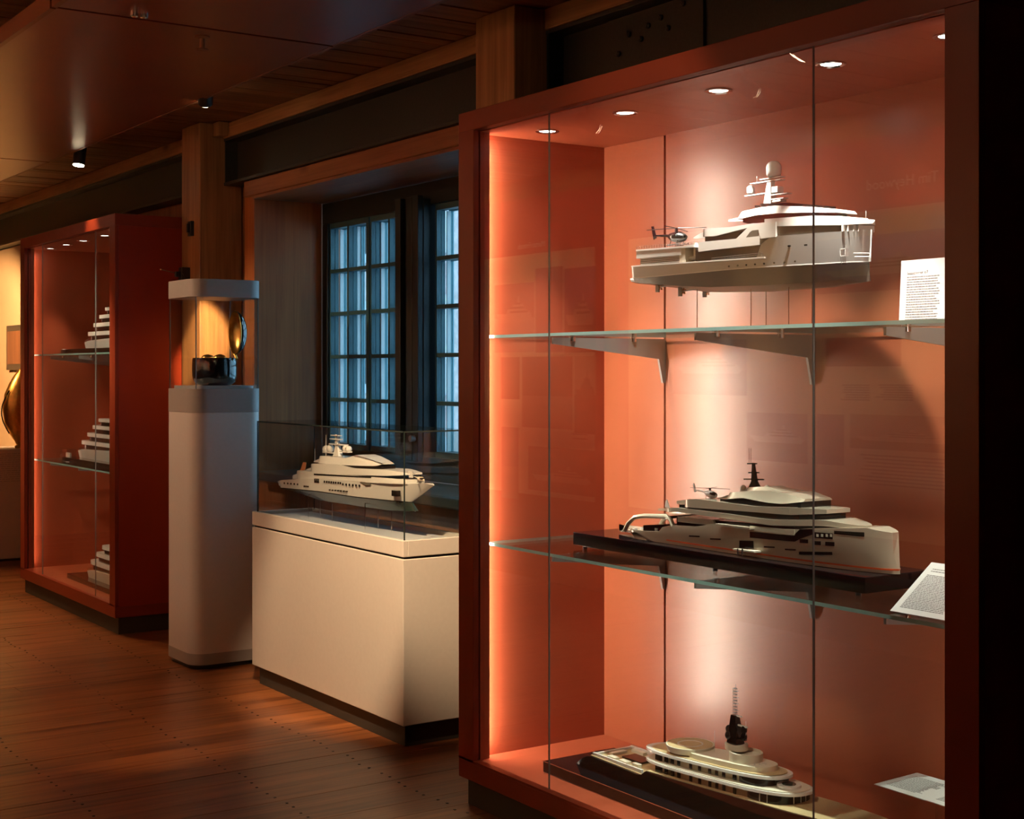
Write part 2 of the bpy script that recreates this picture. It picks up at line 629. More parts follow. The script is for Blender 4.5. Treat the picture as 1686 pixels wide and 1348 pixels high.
# timber lining of the window recess
struct(MB().box(3.262, REC - 0.02, WB1 - 0.03, WB1 + 0.10, 0.93, 2.47).build('trim_1', M['wood_jamb'], None))
struct(B('trim_5', M['plaster'], None, 3.325, 3.345, 9.96, Y_END, 0, 2.54))
struct(MB().box(3.25, REC - 0.02, WB0, WB1 - 0.03, 2.440, 2.475).build('trim_2', M['wood_y2'], None))
struct(MB().box(3.25, REC - 0.02, WB0, WB1 - 0.03, 0.90, 0.945).build('trim_3', M['sash'], None, bevel=0.006))

# posts
for nm, ya, yb, lab in (('wooden_post', 7.69, 7.966, 'pale square timber post behind the tall white plinth, a black rod clamped to it'),
                        ('wooden_post', 4.54, 4.815, 'square timber post rising behind the top left corner of the large red case'),
                        ):
    tag(B(nm, M['wood_z'], None, 3.08, 3.335, ya, yb, 0, CEIL - 0.003, bevel=0.006), lab, 'post', 'timber posts along the window wall')
# small timber block beside the first post
tag(B('timber_block', M['wood_z'], None, 3.155, 3.214, 7.60, 7.688, 2.815, CEIL - 0.003, bevel=0.004),
    'small timber block under the ceiling beside the post behind the white plinth', 'block')


def bay_beams(y0, y1, where, bolts=()):
    t = tag(B('timber_rail', M['wood_y'], None, 3.218, 3.338, y0, y1, 2.812, CEIL - 0.003, bevel=0.004),
            'pale timber rail under the ceiling boards ' + where, 'beam', 'timber rails under the ceiling')
    s = thing('steel_beam', (3.28, (y0 + y1) / 2, 2.548), 'black painted steel beam with flanges ' + where, 'beam', 'steel beams along the window wall')
    B('web', M['steel'], s, 3.30, 3.318, y0, y1, 2.56, 2.80)
    B('flange', M['steel'], s, 3.222, 3.336, y0, y1, 2.545, 2.562, bevel=0.002)
    B('flange', M['steel'], s, 3.222, 3.336, y0, y1, 2.794, 2.81, bevel=0.002)
    B('end_plate', M['steel'], s, 3.228, 3.30, y1 - 0.012, y1, 2.562, 2.794)
    if bolts:
        B('splice_plate', M['steel'], s, 3.288, 3.30, bolts[0][0] - 0.10, bolts[-1][0] + 0.07, 2.565, 2.792)
        for by, bz in bolts:
            MB().lathe((0, 0, 0), [(0.011, 0), (0.011, -0.008), (0.006, -0.012)], 8, 'X').build('bolt', M['steel'], s, origin=(0, 0, 0)).location = \
                Vector((3.288, by, bz)) - world_loc(s)
    return s


bay_beams(4.82, 7.685, 'above the barred window')
bay_beams(7.97, 13.19, 'above the smaller red case')
bay_beams(1.0, 4.535, 'above the large red case',
          [(3.80, 2.77), (3.88, 2.70), (3.92, 2.745), (3.99, 2.73), (4.03, 2.69), (4.10, 2.72), (4.16, 2.66)])
tag(B('timber_lintel', M['wood_y2'], None, 3.24, 3.34, WB0 - 0.1, 7.45, 2.455, 2.543, bevel=0.006),
    'reddish timber lintel over the barred window', 'beam')

# ------------------------------------------------------------------ window with two sets of sashes
WY0, WY1, WZ0, WZ1 = 5.0, 7.354, 0.946, 2.438
win = struct(thing('window_1', (REC, (WY0 + WY1) / 2, 0.946), 'barred window', 'window'))
for k in ('label', 'category'):
    del win[k]
wbase = world_loc(win)
H0, H1 = 1.095, 2.292
LEAVES = [(7.277, 6.86), (6.80, 6.418), (6.124, 5.70), (5.64, 5.20)]
fr = MB()
fr.box(REC - 0.015, REC + 0.05, WY0, WY1, H1 + 0.03, WZ1).box(REC - 0.015, REC + 0.05, WY0, WY1, WZ0, H0 - 0.03)
fr.box(REC - 0.015, REC + 0.05, 7.29, WY1, H0 - 0.03, H1 + 0.03).box(REC - 0.015, REC + 0.05, WY0, 5.185, H0 - 0.03, H1 + 0.03)
fr.build('frame', M['sash'], win, bevel=0.004)
mu = MB().box(REC - 0.055, REC + 0.05, 6.16, 6.40, H0 - 0.03, H1 + 0.06)
mu.box(REC - 0.085, REC - 0.055, 6.34, 6.395, H0 - 0.05, H1 + 0.075).box(REC - 0.085, REC - 0.055, 6.165, 6.22, H0 - 0.05, H1 + 0.075)
mu.box(REC - 0.07, REC - 0.055, 6.25, 6.31, H0 - 0.05, H1 + 0.075)
mu.build('mullion', M['sash'], win, bevel=0.003)
for (a, b_) in LEAVES:
    for (dx, nm, ms, bw, dep) in ((0.0, 'inner_sash', M['sash_in'], 0.020, 0.050), (0.078, 'outer_sash', M['sash_out'], 0.018, 0.022)):
        x0 = REC + dx
        lf = MB()
        lf.box(x0, x0 + dep, b_ - 0.03, b_, H0 - 0.03, H1 + 0.03).box(x0, x0 + dep, a, a + 0.014, H0 - 0.03, H1 + 0.03)
        lf.box(x0, x0 + dep, b_, a, H1, H1 + 0.03).box(x0, x0 + dep, b_, a, H0 - 0.03, H0)
        sash = lf.build(nm, ms, win)
        mid = (a + b_) / 2
        B('glazing_bar', ms, sash, x0, x0 + dep, mid - bw / 2, mid + bw / 2, H0, H1)
        rh = (H1 - H0) / 5
        for r in range(1, 5):
            B('glazing_bar', ms, sash, x0 + 0.001, x0 + dep - 0.001, b_, a, H0 + rh * r - bw / 2, H0 + rh * r + bw / 2)
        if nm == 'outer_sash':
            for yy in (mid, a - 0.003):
                B('sky_line_strip', M['sky_line'], sash, x0 - 0.022, x0 - 0.001, yy - 0.004, yy + 0.004, H0, H1)  # added white strip, stands in for bright sky in the gap
        for (p0, p1) in ((b_, mid - bw / 2), (mid + bw / 2, a)):
            for r in range(5):
                B('pane', [M['glass_win'], M['edge']], sash, x0 + dep * 0.5, x0 + dep * 0.5 + 0.003, p0, p1,
                  H0 + rh * r + (bw / 2 if r else 0), H0 + rh * (r + 1) - (bw / 2 if r < 4 else 0), thin=0)
B('outer_frame', M['sash_out'], win, REC + 0.165, REC + 0.175, WY0, WY1, WZ0, H0 - 0.02)
MB().tube([(REC - 0.09, 6.19, 1.16), (REC - 0.115, 6.19, 1.16)], 0.016, 12).build('handle', M['bracket'], win)

# outside: pavement and the building across the way
struct(B('trim_4', M['asphalt'], None, 3.9, 14, -4, 26, -3.2, -3.0))
bo = thing('brick_building', (9.5, 18.0, -3.0), 'brick building with pale window surrounds outside the barred window', 'building')
B('wall', M['brick'], bo, 9.0, 10.0, 11.0, 26.0, -3.0, 9.0)
for iy in range(9):
    for iz in range(6):
        yy, zz = 11.4 + iy * 1.6, -2.2 + iz * 1.7
        f = B('window', M['stone'], bo, 8.96, 9.0, yy, yy + 0.9, zz, zz + 1.2)
        B('pane', M['gloss_black'], f, 8.95, 8.96, yy + 0.12, yy + 0.78, zz + 0.12, zz + 1.08)

# ------------------------------------------------------------------ hanging red panels under the ceiling
PZ = 2.775


def hang_panel(y0, y1, lab):
    t = thing('ceiling_panel', ((1.51 + 2.58) / 2, (y0 + y1) / 2, PZ), lab, 'panel', 'hanging red ceiling panels')
    B('panel', M['panel'], t, 1.51, 2.585, y0, y1, PZ, PZ + 0.018)
    B('side_edge', M['panel_edge'], t, 1.49, 1.51, y0, y1, PZ - 0.004, PZ + 0.06)
    B('side_edge', M['panel_edge'], t, 2.585, 2.60, y0, y1, PZ - 0.002, PZ + 0.06)
    for yy in (y0 + 0.4, y1 - 0.4):
        for xx in (1.7, 2.4):
            MB().tube([(xx, yy, PZ + 0.018), (xx, yy, CEIL)], 0.006, 6).build('hanger', M['steel'], t)
    return t


hang_panel(2.6, 5.085, 'red hanging ceiling panel nearest the camera, at the top edge of the picture')
hang_panel(5.105, 8.90, 'large middle red hanging ceiling panel with soft vertical reflections')
hang_panel(8.92, 12.4, 'farthest red hanging ceiling panel, above the smaller red case')
tag(MB().tube([(1.02, 2.5, 2.80), (1.02, 12.8, 2.80)], 0.014, 10).build('ceiling_pipe', M['bracket'], None),
    'thin metal pipe under the ceiling boards left of the red panels', 'pipe')

# ------------------------------------------------------------------ ceiling spotlights
WARM = (1.0, 0.56, 0.25)


def track_spot(loc, target, watts, angle, lab, lit=True, blend=0.55, col=WARM, size=0.025, drop=None, group=None):
    x, y_, z = loc
    t = thing('ceiling_spotlight', loc, lab, 'spotlight', group)
    d = (Vector(target) - Vector(loc)).normalized()
    top = CEIL if drop is None else drop
    MB().tube([(x, y_, z), (x, y_, top)], 0.007, 8).build('stem', M['black'], t)
    p0, p1 = Vector(loc) - d * 0.055, Vector(loc) + d * 0.055
    MB().tube([p0, p1], 0.036, 16).build('housing', M['black'], t)
    MB().tube([p1, p1 + d * 0.004], 0.032, 16).build('lens', M['lamp_warm'] if lit else M['lamp_mirror'], t)
    if lit:
        spot('spot_lamp', tuple(p1 + d * 0.02), target, watts, angle, col, blend, size, t)
    return t


track_spot((2.64, 8.45, 2.76), (2.25, 8.2, 0.0), 60, 60, 'lit ceiling spotlight glaring below the edge of the red panel')
track_spot((2.60, 6.42, 2.80), (3.13, 7.75, 1.66), 850, 11, 'dark unlit looking spotlight under the ceiling boards right of the red panel')
# spotlights outside the picture that light this room
track_spot((1.70, 4.10, PZ - 0.07), (2.95, 5.36, 0.86), 640, 33, 'spotlight under the near red panel aimed at the low white case', drop=PZ, col=(1.0, 0.66, 0.38))
track_spot((1.45, 3.8, PZ - 0.07), (2.15, 5.9, 0.0), 150, 24, 'spotlight under the near red panel aimed at the floor before the plinth', drop=PZ)
track_spot((1.0, 7.65, 2.70), (2.85, 7.20, 1.35), 95, 50, 'added unseen spotlight on the ceiling pipe brightening the tall white plinth', drop=2.80, col=(1.0, 0.66, 0.40))  # added fill lamp, out of view, for general light on the plinth
track_spot((1.25, 2.55, PZ - 0.07), (2.90, 3.22, 0.34), 120, 19, 'added unseen spotlight brightening the lowest yacht in the large red case', drop=CEIL, col=(1.0, 0.80, 0.58))  # added lamp, out of view, to brighten the yacht on the case floor
track_spot((1.45, 2.72, PZ - 0.07), (2.90, 3.40, 1.95), 26, 38, 'spotlight under the near red panel aimed into the large red case', drop=PZ)
track_spot((1.7, 11.2, PZ - 0.07), (3.25, 13.0, 1.3), 600, 60, 'spotlight under the far red panel aimed at the golden vase', drop=PZ)
track_spot((1.7, 10.4, PZ - 0.07), (1.9, 9.6, 0.0), 160, 80, 'spotlight under the far red panel aimed at the floor', drop=PZ)
track_spot((1.3, 7.75, 2.70), (2.92, 8.75, 1.25), 210, 40, 'added unseen spotlight left of the middle red panel brightening the smaller red case', col=(1.0, 0.80, 0.55))  # added lamp, out of view, to brighten the yacht sides from the front
for i, (yy, w) in enumerate(((4.5, 320), (5.6, 320), (6.8, 320), (8.0, 400), (9.0, 400))):
    track_spot((1.1, yy, 2.70), (OPP_X, yy, 2.15), w, 54,
               'wall washing spotlight on the ceiling pipe, turned to the exhibition boards', drop=2.80, col=(1.0, 0.62, 0.34), group='wall washing spotlights')

# small ceiling fittings
sp = thing('sprinkler', (2.10, 5.22, PZ), 'small sprinkler head under the seam of the red ceiling panels', 'sprinkler')
MB().lathe((2.10, 5.22, PZ), [(0.03, 0), (0.03, -0.006), (0.010, -0.010), (0.010, -0.045), (0.016, -0.05)], 12).build('body', M['panel_edge'], sp)
MB().lathe((2.10, 5.22, PZ - 0.05), [(0.024, 0), (0.024, -0.004)], 12).build('deflector', M['panel_edge'], sp)
em = thing('ceiling_fitting', (1.78, 5.02, PZ), 'tiny twin chrome fitting under the nearest red ceiling panel', 'fitting')
MB().lathe((1.765, 5.02, PZ), [(0.014, 0), (0.014, -0.012), (0.006, -0.016)], 12).build('cap', M['chrome'], em)
MB().lathe((1.80, 5.02, PZ), [(0.014, 0), (0.014, -0.012), (0.006, -0.016)], 12).build('cap', M['chrome'], em)

# ------------------------------------------------------------------ red display cases
CZ0, CZ1 = 0.096, 2.386      # underside and top of the carcass
IZ0, IZ1 = 0.163, 2.315      # floor and ceiling inside


def case(X0, y0, y1, label, led, dl_w, dl_x, dl_y, shelves, slots, joints, dl_in, lamp_col):
    c = thing('display_case', (X0 + 0.32, (y0 + y1) / 2, 0), label, 'display case', 'red display cases')
    XB = X0 + 0.60                 # face of the back wall inside
    XE = XB + 0.04
    B('kickboard', M['kick'], c, X0 + 0.027, XE - 0.02, y0 + 0.02, y1 - 0.02, 0, CZ0)
    B('base_board', M['red'], c, X0, XE, y0, y1, CZ0, IZ0 - 0.004, bevel=0.002)
    B('front_lip', M['red'], c, X0, X0 + 0.028, y0, y1, IZ0 - 0.004, IZ0 + 0.004)
    B('floor_board', M['red_in'], c, X0 + 0.034, XB, y0 + 0.045, y1 - 0.045, IZ0 - 0.004, IZ0)
    B('top_board', M['red'], c, X0, XE, y0, y1, IZ1 + 0.004, CZ1, bevel=0.002)
    B('ceiling_board', M['red_in'], c, X0 + 0.034, XB, y0 + 0.045, y1 - 0.045, IZ1, IZ1 + 0.004)
    for ya, yb, yi, nm in ((y1 - 0.045, y1, y1 - 0.095, 'left'), (y0, y0 + 0.045, y0 + 0.095, 'right')):
        B('side_panel', [M['red_dark'], M['red_in']], c, X0 + 0.022, XE, ya, yb, IZ0 - 0.004, IZ1 + 0.004)
        lo, hi = min(ya, yi), max(yb, yi)
        B('front_post', M['red'], c, X0, X0 + 0.022, lo, hi, IZ0 - 0.004, IZ1 + 0.004, bevel=0.0015)
        a, b_ = (yi, ya - 0.030) if nm == 'left' else (yb + 0.030, yi)
        B('reveal_board', M['red'], c, X0 + 0.028, X0 + 0.066, a, b_, IZ0 + 0.004, IZ1)
        s0, s1 = (yi + 0.018, ya - 0.004) if nm == 'left' else (yb + 0.004, yi - 0.018)
        B('light_strip', led if nm == 'left' else M['led_right'], c, X0 + 0.0662, X0 + 0.070, s0, s1, IZ0 + 0.03, IZ1 - 0.03)
    # inner skins of the side panels in the lighter lining red
    B('side_lining', M['red_in'], c, X0 + 0.07, XB, y1 - 0.047, y1 - 0.045, IZ0, IZ1)
    B('side_lining', M['red_in'], c, X0 + 0.07, XB, y0 + 0.045, y0 + 0.047, IZ0, IZ1)
    edges = [y0 + 0.045] + list(slots) + [y1 - 0.045]
    B('back_panel', M['slot'], c, XB + 0.012, XE, y0 + 0.045, y1 - 0.045, IZ0, IZ1)
    for a, b_ in zip(edges[:-1], edges[1:]):
        ia = a + (0.0055 if a in slots else 0)
        ib = b_ - (0.0055 if b_ in slots else 0)
        B('back_board', M['red_back'], c, XB, XB + 0.012, ia, ib, IZ0, IZ1)
    ge = [y0 + 0.08] + list(joints) + [y1 - 0.08]
    for a, b_ in zip(ge[:-1], ge[1:]):
        B('glass_door', [M['glass'], M['edge_clear']], c, X0 + 0.023, X0 + 0.028, a + 0.0012, b_ - 0.0012, IZ0 + 0.003, IZ1 + 0.002, thin=0)
    for dy in dl_y:
        ring = MB().lathe((dl_x, dy, IZ1), [(0.040, 0.0), (0.041, -0.003), (0.036, -0.005), (0.028, -0.001), (0.028, 0.001)], 24).build('downlight', M['chrome'], c)
        MB().lathe((dl_x, dy, IZ1 - 0.0018), [(0.0275, 0.0005), (0.001, 0.0)], 24).build('lens', M['lamp'], ring)
        spot('downlight_lamp', (dl_x, dy, IZ1 - 0.006), (dl_x + 0.14, dy + (3.14 - dy) * dl_in, 1.2), dl_w * (0.45 if dy < 2.5 else 1.0), 60 if dl_in else 44, lamp_col, 0.7, 0.012, ring)
    for z in shelves:
        B('shelf', [M['glass_shelf'], M['edge']], c, X0 + 0.08, XB - 0.012, y0 + 0.05, y1 - 0.05, z, z + 0.010, thin=2)
        for sy in slots:
            br = MB()
            pts = [(XB + 0.004, z - 0.003), (XB + 0.004, z - 0.155), (XB - 0.012, z - 0.155), (XB - 0.030, z - 0.072), (X0 + 0.12, z - 0.024), (X0 + 0.12, z - 0.003)]
            br.extrude(pts, 1, sy - 0.0045, sy + 0.0045)
            b0 = br.build('shelf_bracket', M['bracket'], c)
            MB().lathe((X0 + 0.20, sy, z - 0.014), [(0.012, 0), (0.012, 0.013)], 12).build('stud', M['chrome'], b0)
            MB().lathe((XB - 0.14, sy, z - 0.014), [(0.012, 0), (0.012, 0.013)], 12).build('stud', M['chrome'], b0)
    return c


case(2.64, 2.06, 4.235, 'large red display case in the foreground with three lit glass shelves of model yachts', M['led'], 110, 2.850,
     [4.0, 3.575, 3.14, 2.70, 2.31], [1.610, 0.895], [2.435, 3.14, 3.845], [2.584, 3.731], 0.16, (1.0, 0.91, 0.80))
case(2.70, 8.0, 9.93, 'smaller red display case in the background left of the white plinth', M['led_left'], 60, 2.84,
     [9.72, 9.37, 9.02, 8.6, 8.25], [1.595, 0.890], [8.40, 9.05, 9.65], [8.42, 9.50], 0.0, (1.0, 0.78, 0.52))

# ------------------------------------------------------------------ low white case with glass cover
wc = thing('white_showcase', (3.01, 5.70, 0), 'low white showcase with a glass cover standing under the barred window', 'display case')
B('kickboard', M['kick'], wc, 2.862, 3.15, 4.995, 6.39, 0, 0.086)
B('body', M['white'], wc, 2.84, 3.17, 4.97, 6.43, 0.086, 0.748, bevel=0.003)
B('shadow_gap', M['slot'], wc, 2.850, 3.16, 4.98, 6.42, 0.748, 0.757)
MB().box(2.84, 2.862, 4.97, 6.43, 0.757, 0.822).box(3.150, 3.17, 4.97, 6.43, 0.757, 0.822).box(2.862, 3.150, 4.97, 4.99, 0.757, 0.822) \
    .box(2.862, 3.150, 6.41, 6.43, 0.757, 0.822).build('rim', M['white'], wc, bevel=0.002)
B('tray', M['tray'], wc, 2.874, 3.14, 5.0, 6.40, 0.757, 0.806)
gv = [M['glass_v'], M['edge_dark']]
B('glass_pane', gv, wc, 2.850, 2.856, 4.985, 6.395, 0.812, 1.250, thin=0)
B('glass_pane', gv, wc, 3.150, 3.156, 4.985, 6.395, 0.812, 1.250, thin=0)
B('glass_pane', gv, wc, 2.857, 3.149, 4.985, 4.991, 0.812, 1.250, thin=1)
B('glass_pane', gv, wc, 2.857, 3.149, 6.389, 6.395, 0.812, 1.250, thin=1)
B('glass_top', gv, wc, 2.850, 3.156, 4.985, 6.395, 1.2505, 1.2565, thin=2)

# ------------------------------------------------------------------ tall white plinth with its own glass box
pl = thing('tall_plinth', (2.89, 7.03, 0), 'tall white rounded plinth with a glass box on top', 'plinth')
PX0, PX1, PY0, PY1 = 2.70, 3.085, 6.83, 7.235
R_ = 0.085


def rr(name, m, inset, z0, z1, r=R_):
    return MB().prism(rounded_rect(PX0 + inset, PX1 - inset, PY0 + inset, PY1 - inset, r), z0, z1, 0, True).build(name, m, pl)


rr('foot', M['black'], 0.012, 0, 0.022)
rr('base_band', M['grey_band'], 0.0, 0.022, 0.078)
rr('body', M['white2'], 0.001, 0.078, 1.285)
rr('collar', M['grey_band'], 0.0, 1.286, 1.405)
rr('display_floor', M['tray'], 0.03, 1.405, 1.420, 0.05)
gx0, gx1, gy0, gy1 = PX0 + 0.022, PX1 - 0.022, PY0 + 0.022, PY1 - 0.022
gp = [M['glass_v'], M['edge_clear']]
B('glass_pane', gp, pl, gx0, gx0 + 0.005, gy0, gy1, 1.405, 1.868, thin=0)
B('glass_pane', gp, pl, gx1 - 0.005, gx1, gy0, gy1, 1.405, 1.868, thin=0)
B('glass_pane', gp, pl, gx0 + 0.006, gx1 - 0.006, gy0, gy0 + 0.005, 1.405, 1.868, thin=1)
B('glass_pane', gp, pl, gx0 + 0.006, gx1 - 0.006, gy1 - 0.005, gy1, 1.405, 1.868, thin=1)
rr('cap', M['grey_band'], 0.0, 1.868, 1.957)

# black bowl with gold lined lid in the plinth's glass box
bw = thing('lidded_bowl', (2.885, 7.0, 1.420), 'polished black bowl with an upright gold lined lid in the glass box on the plinth', 'sculpture')
prof = [(0.055, 0.0), (0.085, 0.003), (0.105, 0.02), (0.114, 0.05), (0.115, 0.09), (0.113, 0.135), (0.110, 0.142), (0.100, 0.143), (0.096, 0.135), (0.092, 0.06), (0.06, 0.03), (0.002, 0.028)]
MB().lathe((2.885, 7.0, 1.420), prof, 40).build('bowl', M['bowl_black'], bw)
for dx, dy in ((-0.03, 0.02), (0.01, -0.04), (0.04, 0.03)):
    MB().ball((2.885 + dx, 7.0 + dy, 1.560), 0.034, 1, 1, 0.62, 14, 8).build('gold_pebble', M['gold'], bw)
# the lid: a shallow oval shell standing on its edge, gold inside, polished outside
lid_o, lid_i = MB(), MB()
LC = Vector((2.96, 6.915, 1.690))
ax = Vector((1.0, 0.0, 0.0)).normalized()      # outward, away from the gold face
rt = Vector((0.0, 1.0, 0.0)).normalized()
upv = Vector((0, 0, 1))


def lid_rings(dep, off, k):
    rings = []
    for i in range(8):
        t = i / 7 * PI / 2
        rad, d = math.cos(t), math.sin(t)
        rings.append([tuple(LC + rt * (0.078 * k * max(rad, 0.004) * math.cos(a)) + upv * (0.112 * k * max(rad, 0.004) * math.sin(a)) + ax * (off + dep * d))
                      for a in [2 * PI * q / 28 for q in range(28)]])
    return rings


lid_o.rings(lid_rings(0.058, 0.0, 1.0), 0, True, caps=False)
lid_o.build('lid_shell', M['bowl_black'], bw)
lid_i.rings(lid_rings(0.046, -0.001, 0.95), 0, True, caps=False)
lid_i.build('lid_lining', M['gold'], bw)
rim = [tuple(LC + rt * (0.077 * math.cos(a)) + upv * (0.111 * math.sin(a))) for a in [2 * PI * q / 28 for q in range(29)]]
MB().tube(rim, 0.0035, 8).build('lid_rim', M['gold'], bw)
MB().tube([tuple(LC - upv * 0.11), tuple(LC - upv * 0.135 - rt * 0.02)], 0.008, 8).build('hinge', M['gold'], bw)

# things fixed to the post behind the plinth
sw = thing('post_switch', (3.075, 7.80, 2.29), 'small black switch box high on the post behind the plinth', 'switch')
B('box', M['black'], sw, 3.060, 3.084, 7.775, 7.825, 2.26, 2.345, bevel=0.003)
B('knob', M['black'], sw, 3.045, 3.060, 7.79, 7.805, 2.28, 2.33, bevel=0.003)
cr = thing('rod_clamp', (3.06, 7.86, 2.05), 'black clamp with a thin horizontal rod on the post behind the plinth', 'clamp')
B('clamp', M['black'], cr, 3.030, 3.084, 7.835, 7.885, 2.005, 2.085, bevel=0.004)
B('knob', M['black'], cr, 3.00, 3.030, 7.845, 7.872, 2.03, 2.06, bevel=0.004)
MB().tube([(3.02, 7.86, 2.048), (2.93, 7.90, 2.072)], 0.0035, 8).build('rod', M['chrome'], cr)
MB().ball((2.93, 7.90, 2.072), 0.006).build('rod_tip', M['chrome'], cr)
MB().tube([(3.03, 7.835, 2.05), (3.03, 7.81, 2.04), (3.045, 7.80, 1.98), (3.06, 7.79, 1.93)], 0.003, 6).build('cable', M['black'], cr)

# ------------------------------------------------------------------ far end: plinth with a golden vase, a dark picture frame
vp = thing('text_plinth', (3.2, 11.85, 0), 'white plinth printed with lines of text at the far left edge', 'plinth')
B('body', M['white2'], vp, 2.86, 3.33, 11.57, 12.1, 0.02, 0.876, bevel=0.003)
B('foot', M['kick'], vp, 2.88, 3.32, 11.59, 12.08, 0, 0.02)
tl = MB()
rl = random.Random(5)
for i in range(14):
    z = 0.845 - i * 0.0165
    x = 2.885
    while x < 3.28 - rl.random() * 0.05:
        w = rl.uniform(0.012, 0.05)
        tl.box(x, x + w, 11.5686, 11.5702, z - 0.0045, z)
        x += w + 0.008
tl.build('text_lines', M['ink_grey'], vp)

gv_ = thing('golden_vase', (3.205, 11.75, 0.876), 'tall golden shell shaped vase glowing on the text plinth', 'vase')
vs, vi = MB(), MB()
rings, rin = [], []
for h, r in ((0, 0.05), (0.012, 0.056), (0.03, 0.040), (0.06, 0.055), (0.12, 0.095), (0.22, 0.135), (0.34, 0.15), (0.45, 0.135), (0.54, 0.10), (0.61, 0.06), (0.645, 0.035)):
    rings.append([(3.205 + r * math.cos(a), 11.75 + 0.6 * r * math.sin(a), 0.876 + h + 0.05 * h * math.cos(a)) for a in [2 * PI * k / 28 for k in range(28)]])
vs.rings(rings, 0, True).build('shell', M['gold'], gv_)
MB().tube([(3.095 - 0.06 * math.sin(PI * t), 11.70, 0.876 + 0.12 + 0.34 * t) for t in [i / 12 for i in range(13)]], 0.005, 8).build('dark_rim', M['gloss_black'], gv_)
pf = thing('picture_frame', (3.32, 11.9, 1.5), 'dark picture frame on the pale wall above the golden vase', 'picture')
B('frame', M['black'], pf, 3.295, 3.326, 11.9, 12.55, 1.50, 1.875, bevel=0.004)
B('picture', M['wood_zd'], pf, 3.290, 3.295, 11.95, 12.50, 1.55, 1.825)

# ------------------------------------------------------------------ exhibition boards on the wall opposite (seen mirrored in the glass)
GX = 2.666


def on_wall(px, py):
    """where the wall opposite is met by the line that leaves the glass of the big case"""
    r, z = (px - CXP) / F_PX, (HYP - py) / F_PX
    dx, dy = SN + r * CS, CS - r * SN
    t = (2 * GX - OPP_X) / dx
    return dy * t, EYE + z * t


class Board:
    def __init__(self, y0, y1, lab, zs=2.36):
        self.t = thing('exhibition_board', (OPP_X - 0.01, (y0 + y1) / 2, 0.35), lab, 'board', 'exhibition boards')
        B('backing', M['board_red'], self.t, OPP_X - 0.02, OPP_X - 0.004, y0, y1, 0.35, 2.75)
        B('sheet', M['sheet'], self.t, OPP_X - 0.004, OPP_X - 0.001, y0 + 0.1, y1 - 0.12, 0.6, zs)

    def photo(self, x0, y0, x1, y1, sky, sea, ship=None, hz=0.45, dark=None):
        a = on_wall(x0, (y0 + y1) / 2)[0]
        b_ = on_wall(x1, (y0 + y1) / 2)[0]
        zt = on_wall((x0 + x1) / 2, y0)[1]
        zb = on_wall((x0 + x1) / 2, y1)[1]
        ya, yb = min(a, b_), max(a, b_)
        zm = zb + (zt - zb) * hz
        o = B('photo_print', ink(sky), self.t, OPP_X - 0.001, OPP_X, ya, yb, zb, zt)
        if sea:
            B('sea_print', ink(sea), o, OPP_X, OPP_X + 0.0004, ya, yb, zb, zm)
        if ship:
            w, h = yb - ya, zt - zb
            m = MB()
            prof = [(0.10, 0), (0.86, 0), (0.95, 0.22), (0.70, 0.20), (0.66, 0.32), (0.55, 0.34), (0.52, 0.46), (0.42, 0.46), (0.40, 0.62), (0.37, 0.62), (0.35, 0.46),
                    (0.28, 0.44), (0.22, 0.30), (0.12, 0.26), (0.06, 0.12)]
            m.extrude([(ya + p[0] * w, zm - 0.06 * h + p[1] * h * 0.6) for p in prof], 0, OPP_X + 0.0004, OPP_X + 0.0008)
            for k, (u0, u1, v) in enumerate(((0.15, 0.6, 0.22), (0.25, 0.62, 0.32), (0.32, 0.5, 0.42))):
                m.box(OPP_X + 0.0008, OPP_X + 0.001, ya + u0 * w, ya + u1 * w, zm - 0.06 * h + v * h * 0.6, zm - 0.06 * h + (v + 0.05) * h * 0.6, 1)
            m.build('ship_print', [ink(ship), ink((0.06, 0.05, 0.05))], o)
        return o

    def lines(self, x0, y0, x1, y1, n):
        a, b_ = on_wall(x0, y0)[0], on_wall(x1, y0)[0]
        ya, yb = min(a, b_), max(a, b_)
        zt, zb = on_wall((x0 + x1) / 2, y0)[1], on_wall((x0 + x1) / 2, y1)[1]
        m = MB()
        for i in range(n):
            z = zt + (zb - zt) * i / (n - 1)
            m.box(OPP_X - 0.001, OPP_X - 0.0004, ya, yb - rl.random() * 0.25 * (yb - ya), z - 0.004, z + 0.004)
        m.build('text_lines', M['ink'], self.t)


INKS = {}


def ink(c):
    if c not in INKS:
        INKS[c] = mat('print_tone', c, 0.55)
    return INKS[c]


G1, G2, G3 = (0.10, 0.045, 0.06), (0.05, 0.03, 0.03), (0.42, 0.34, 0.33)
bd = Board(4.3, 7.55, 'exhibition board with large ship pictures, mirrored in the right glass door', 2.36)
yT, zT = on_wall(1545, 298)
text_mesh('title', 'Tim Heywood', 0.083, M['title'], bd.t, (OPP_X - 0.0035, yT, zT), (0, 1, 0), (0, 0, 1))
bd.photo(1345, 385, 1572, 478, (0.36, 0.30, 0.36), (0.20, 0.10, 0.08), (0.62, 0.48, 0.36), 0.35)
bd.photo(1360, 555, 1484, 603, (0.12, 0.04, 0.03), (0.09, 0.03, 0.02))
bd.photo(1486, 440, 1560, 520, (0.5, 0.36, 0.24), None, (0.25, 0.16, 0.12), 0.4)
bd.lines(1384, 634, 1432, 658, 7)
bd.lines(1442, 634, 1504, 658, 7)
bd.photo(1345, 682, 1390, 765, (0.22, 0.10, 0.16), None)
bd.photo(1400, 684, 1572, 742, (0.40, 0.25, 0.20), (0.22, 0.09, 0.05), (0.62, 0.42, 0.3), 0.3)
bd.photo(1230, 680, 1330, 760, (0.35, 0.22, 0.2), (0.2, 0.1, 0.08), (0.6, 0.45, 0.35))
bd.lines(1400, 752, 1560, 800, 9)
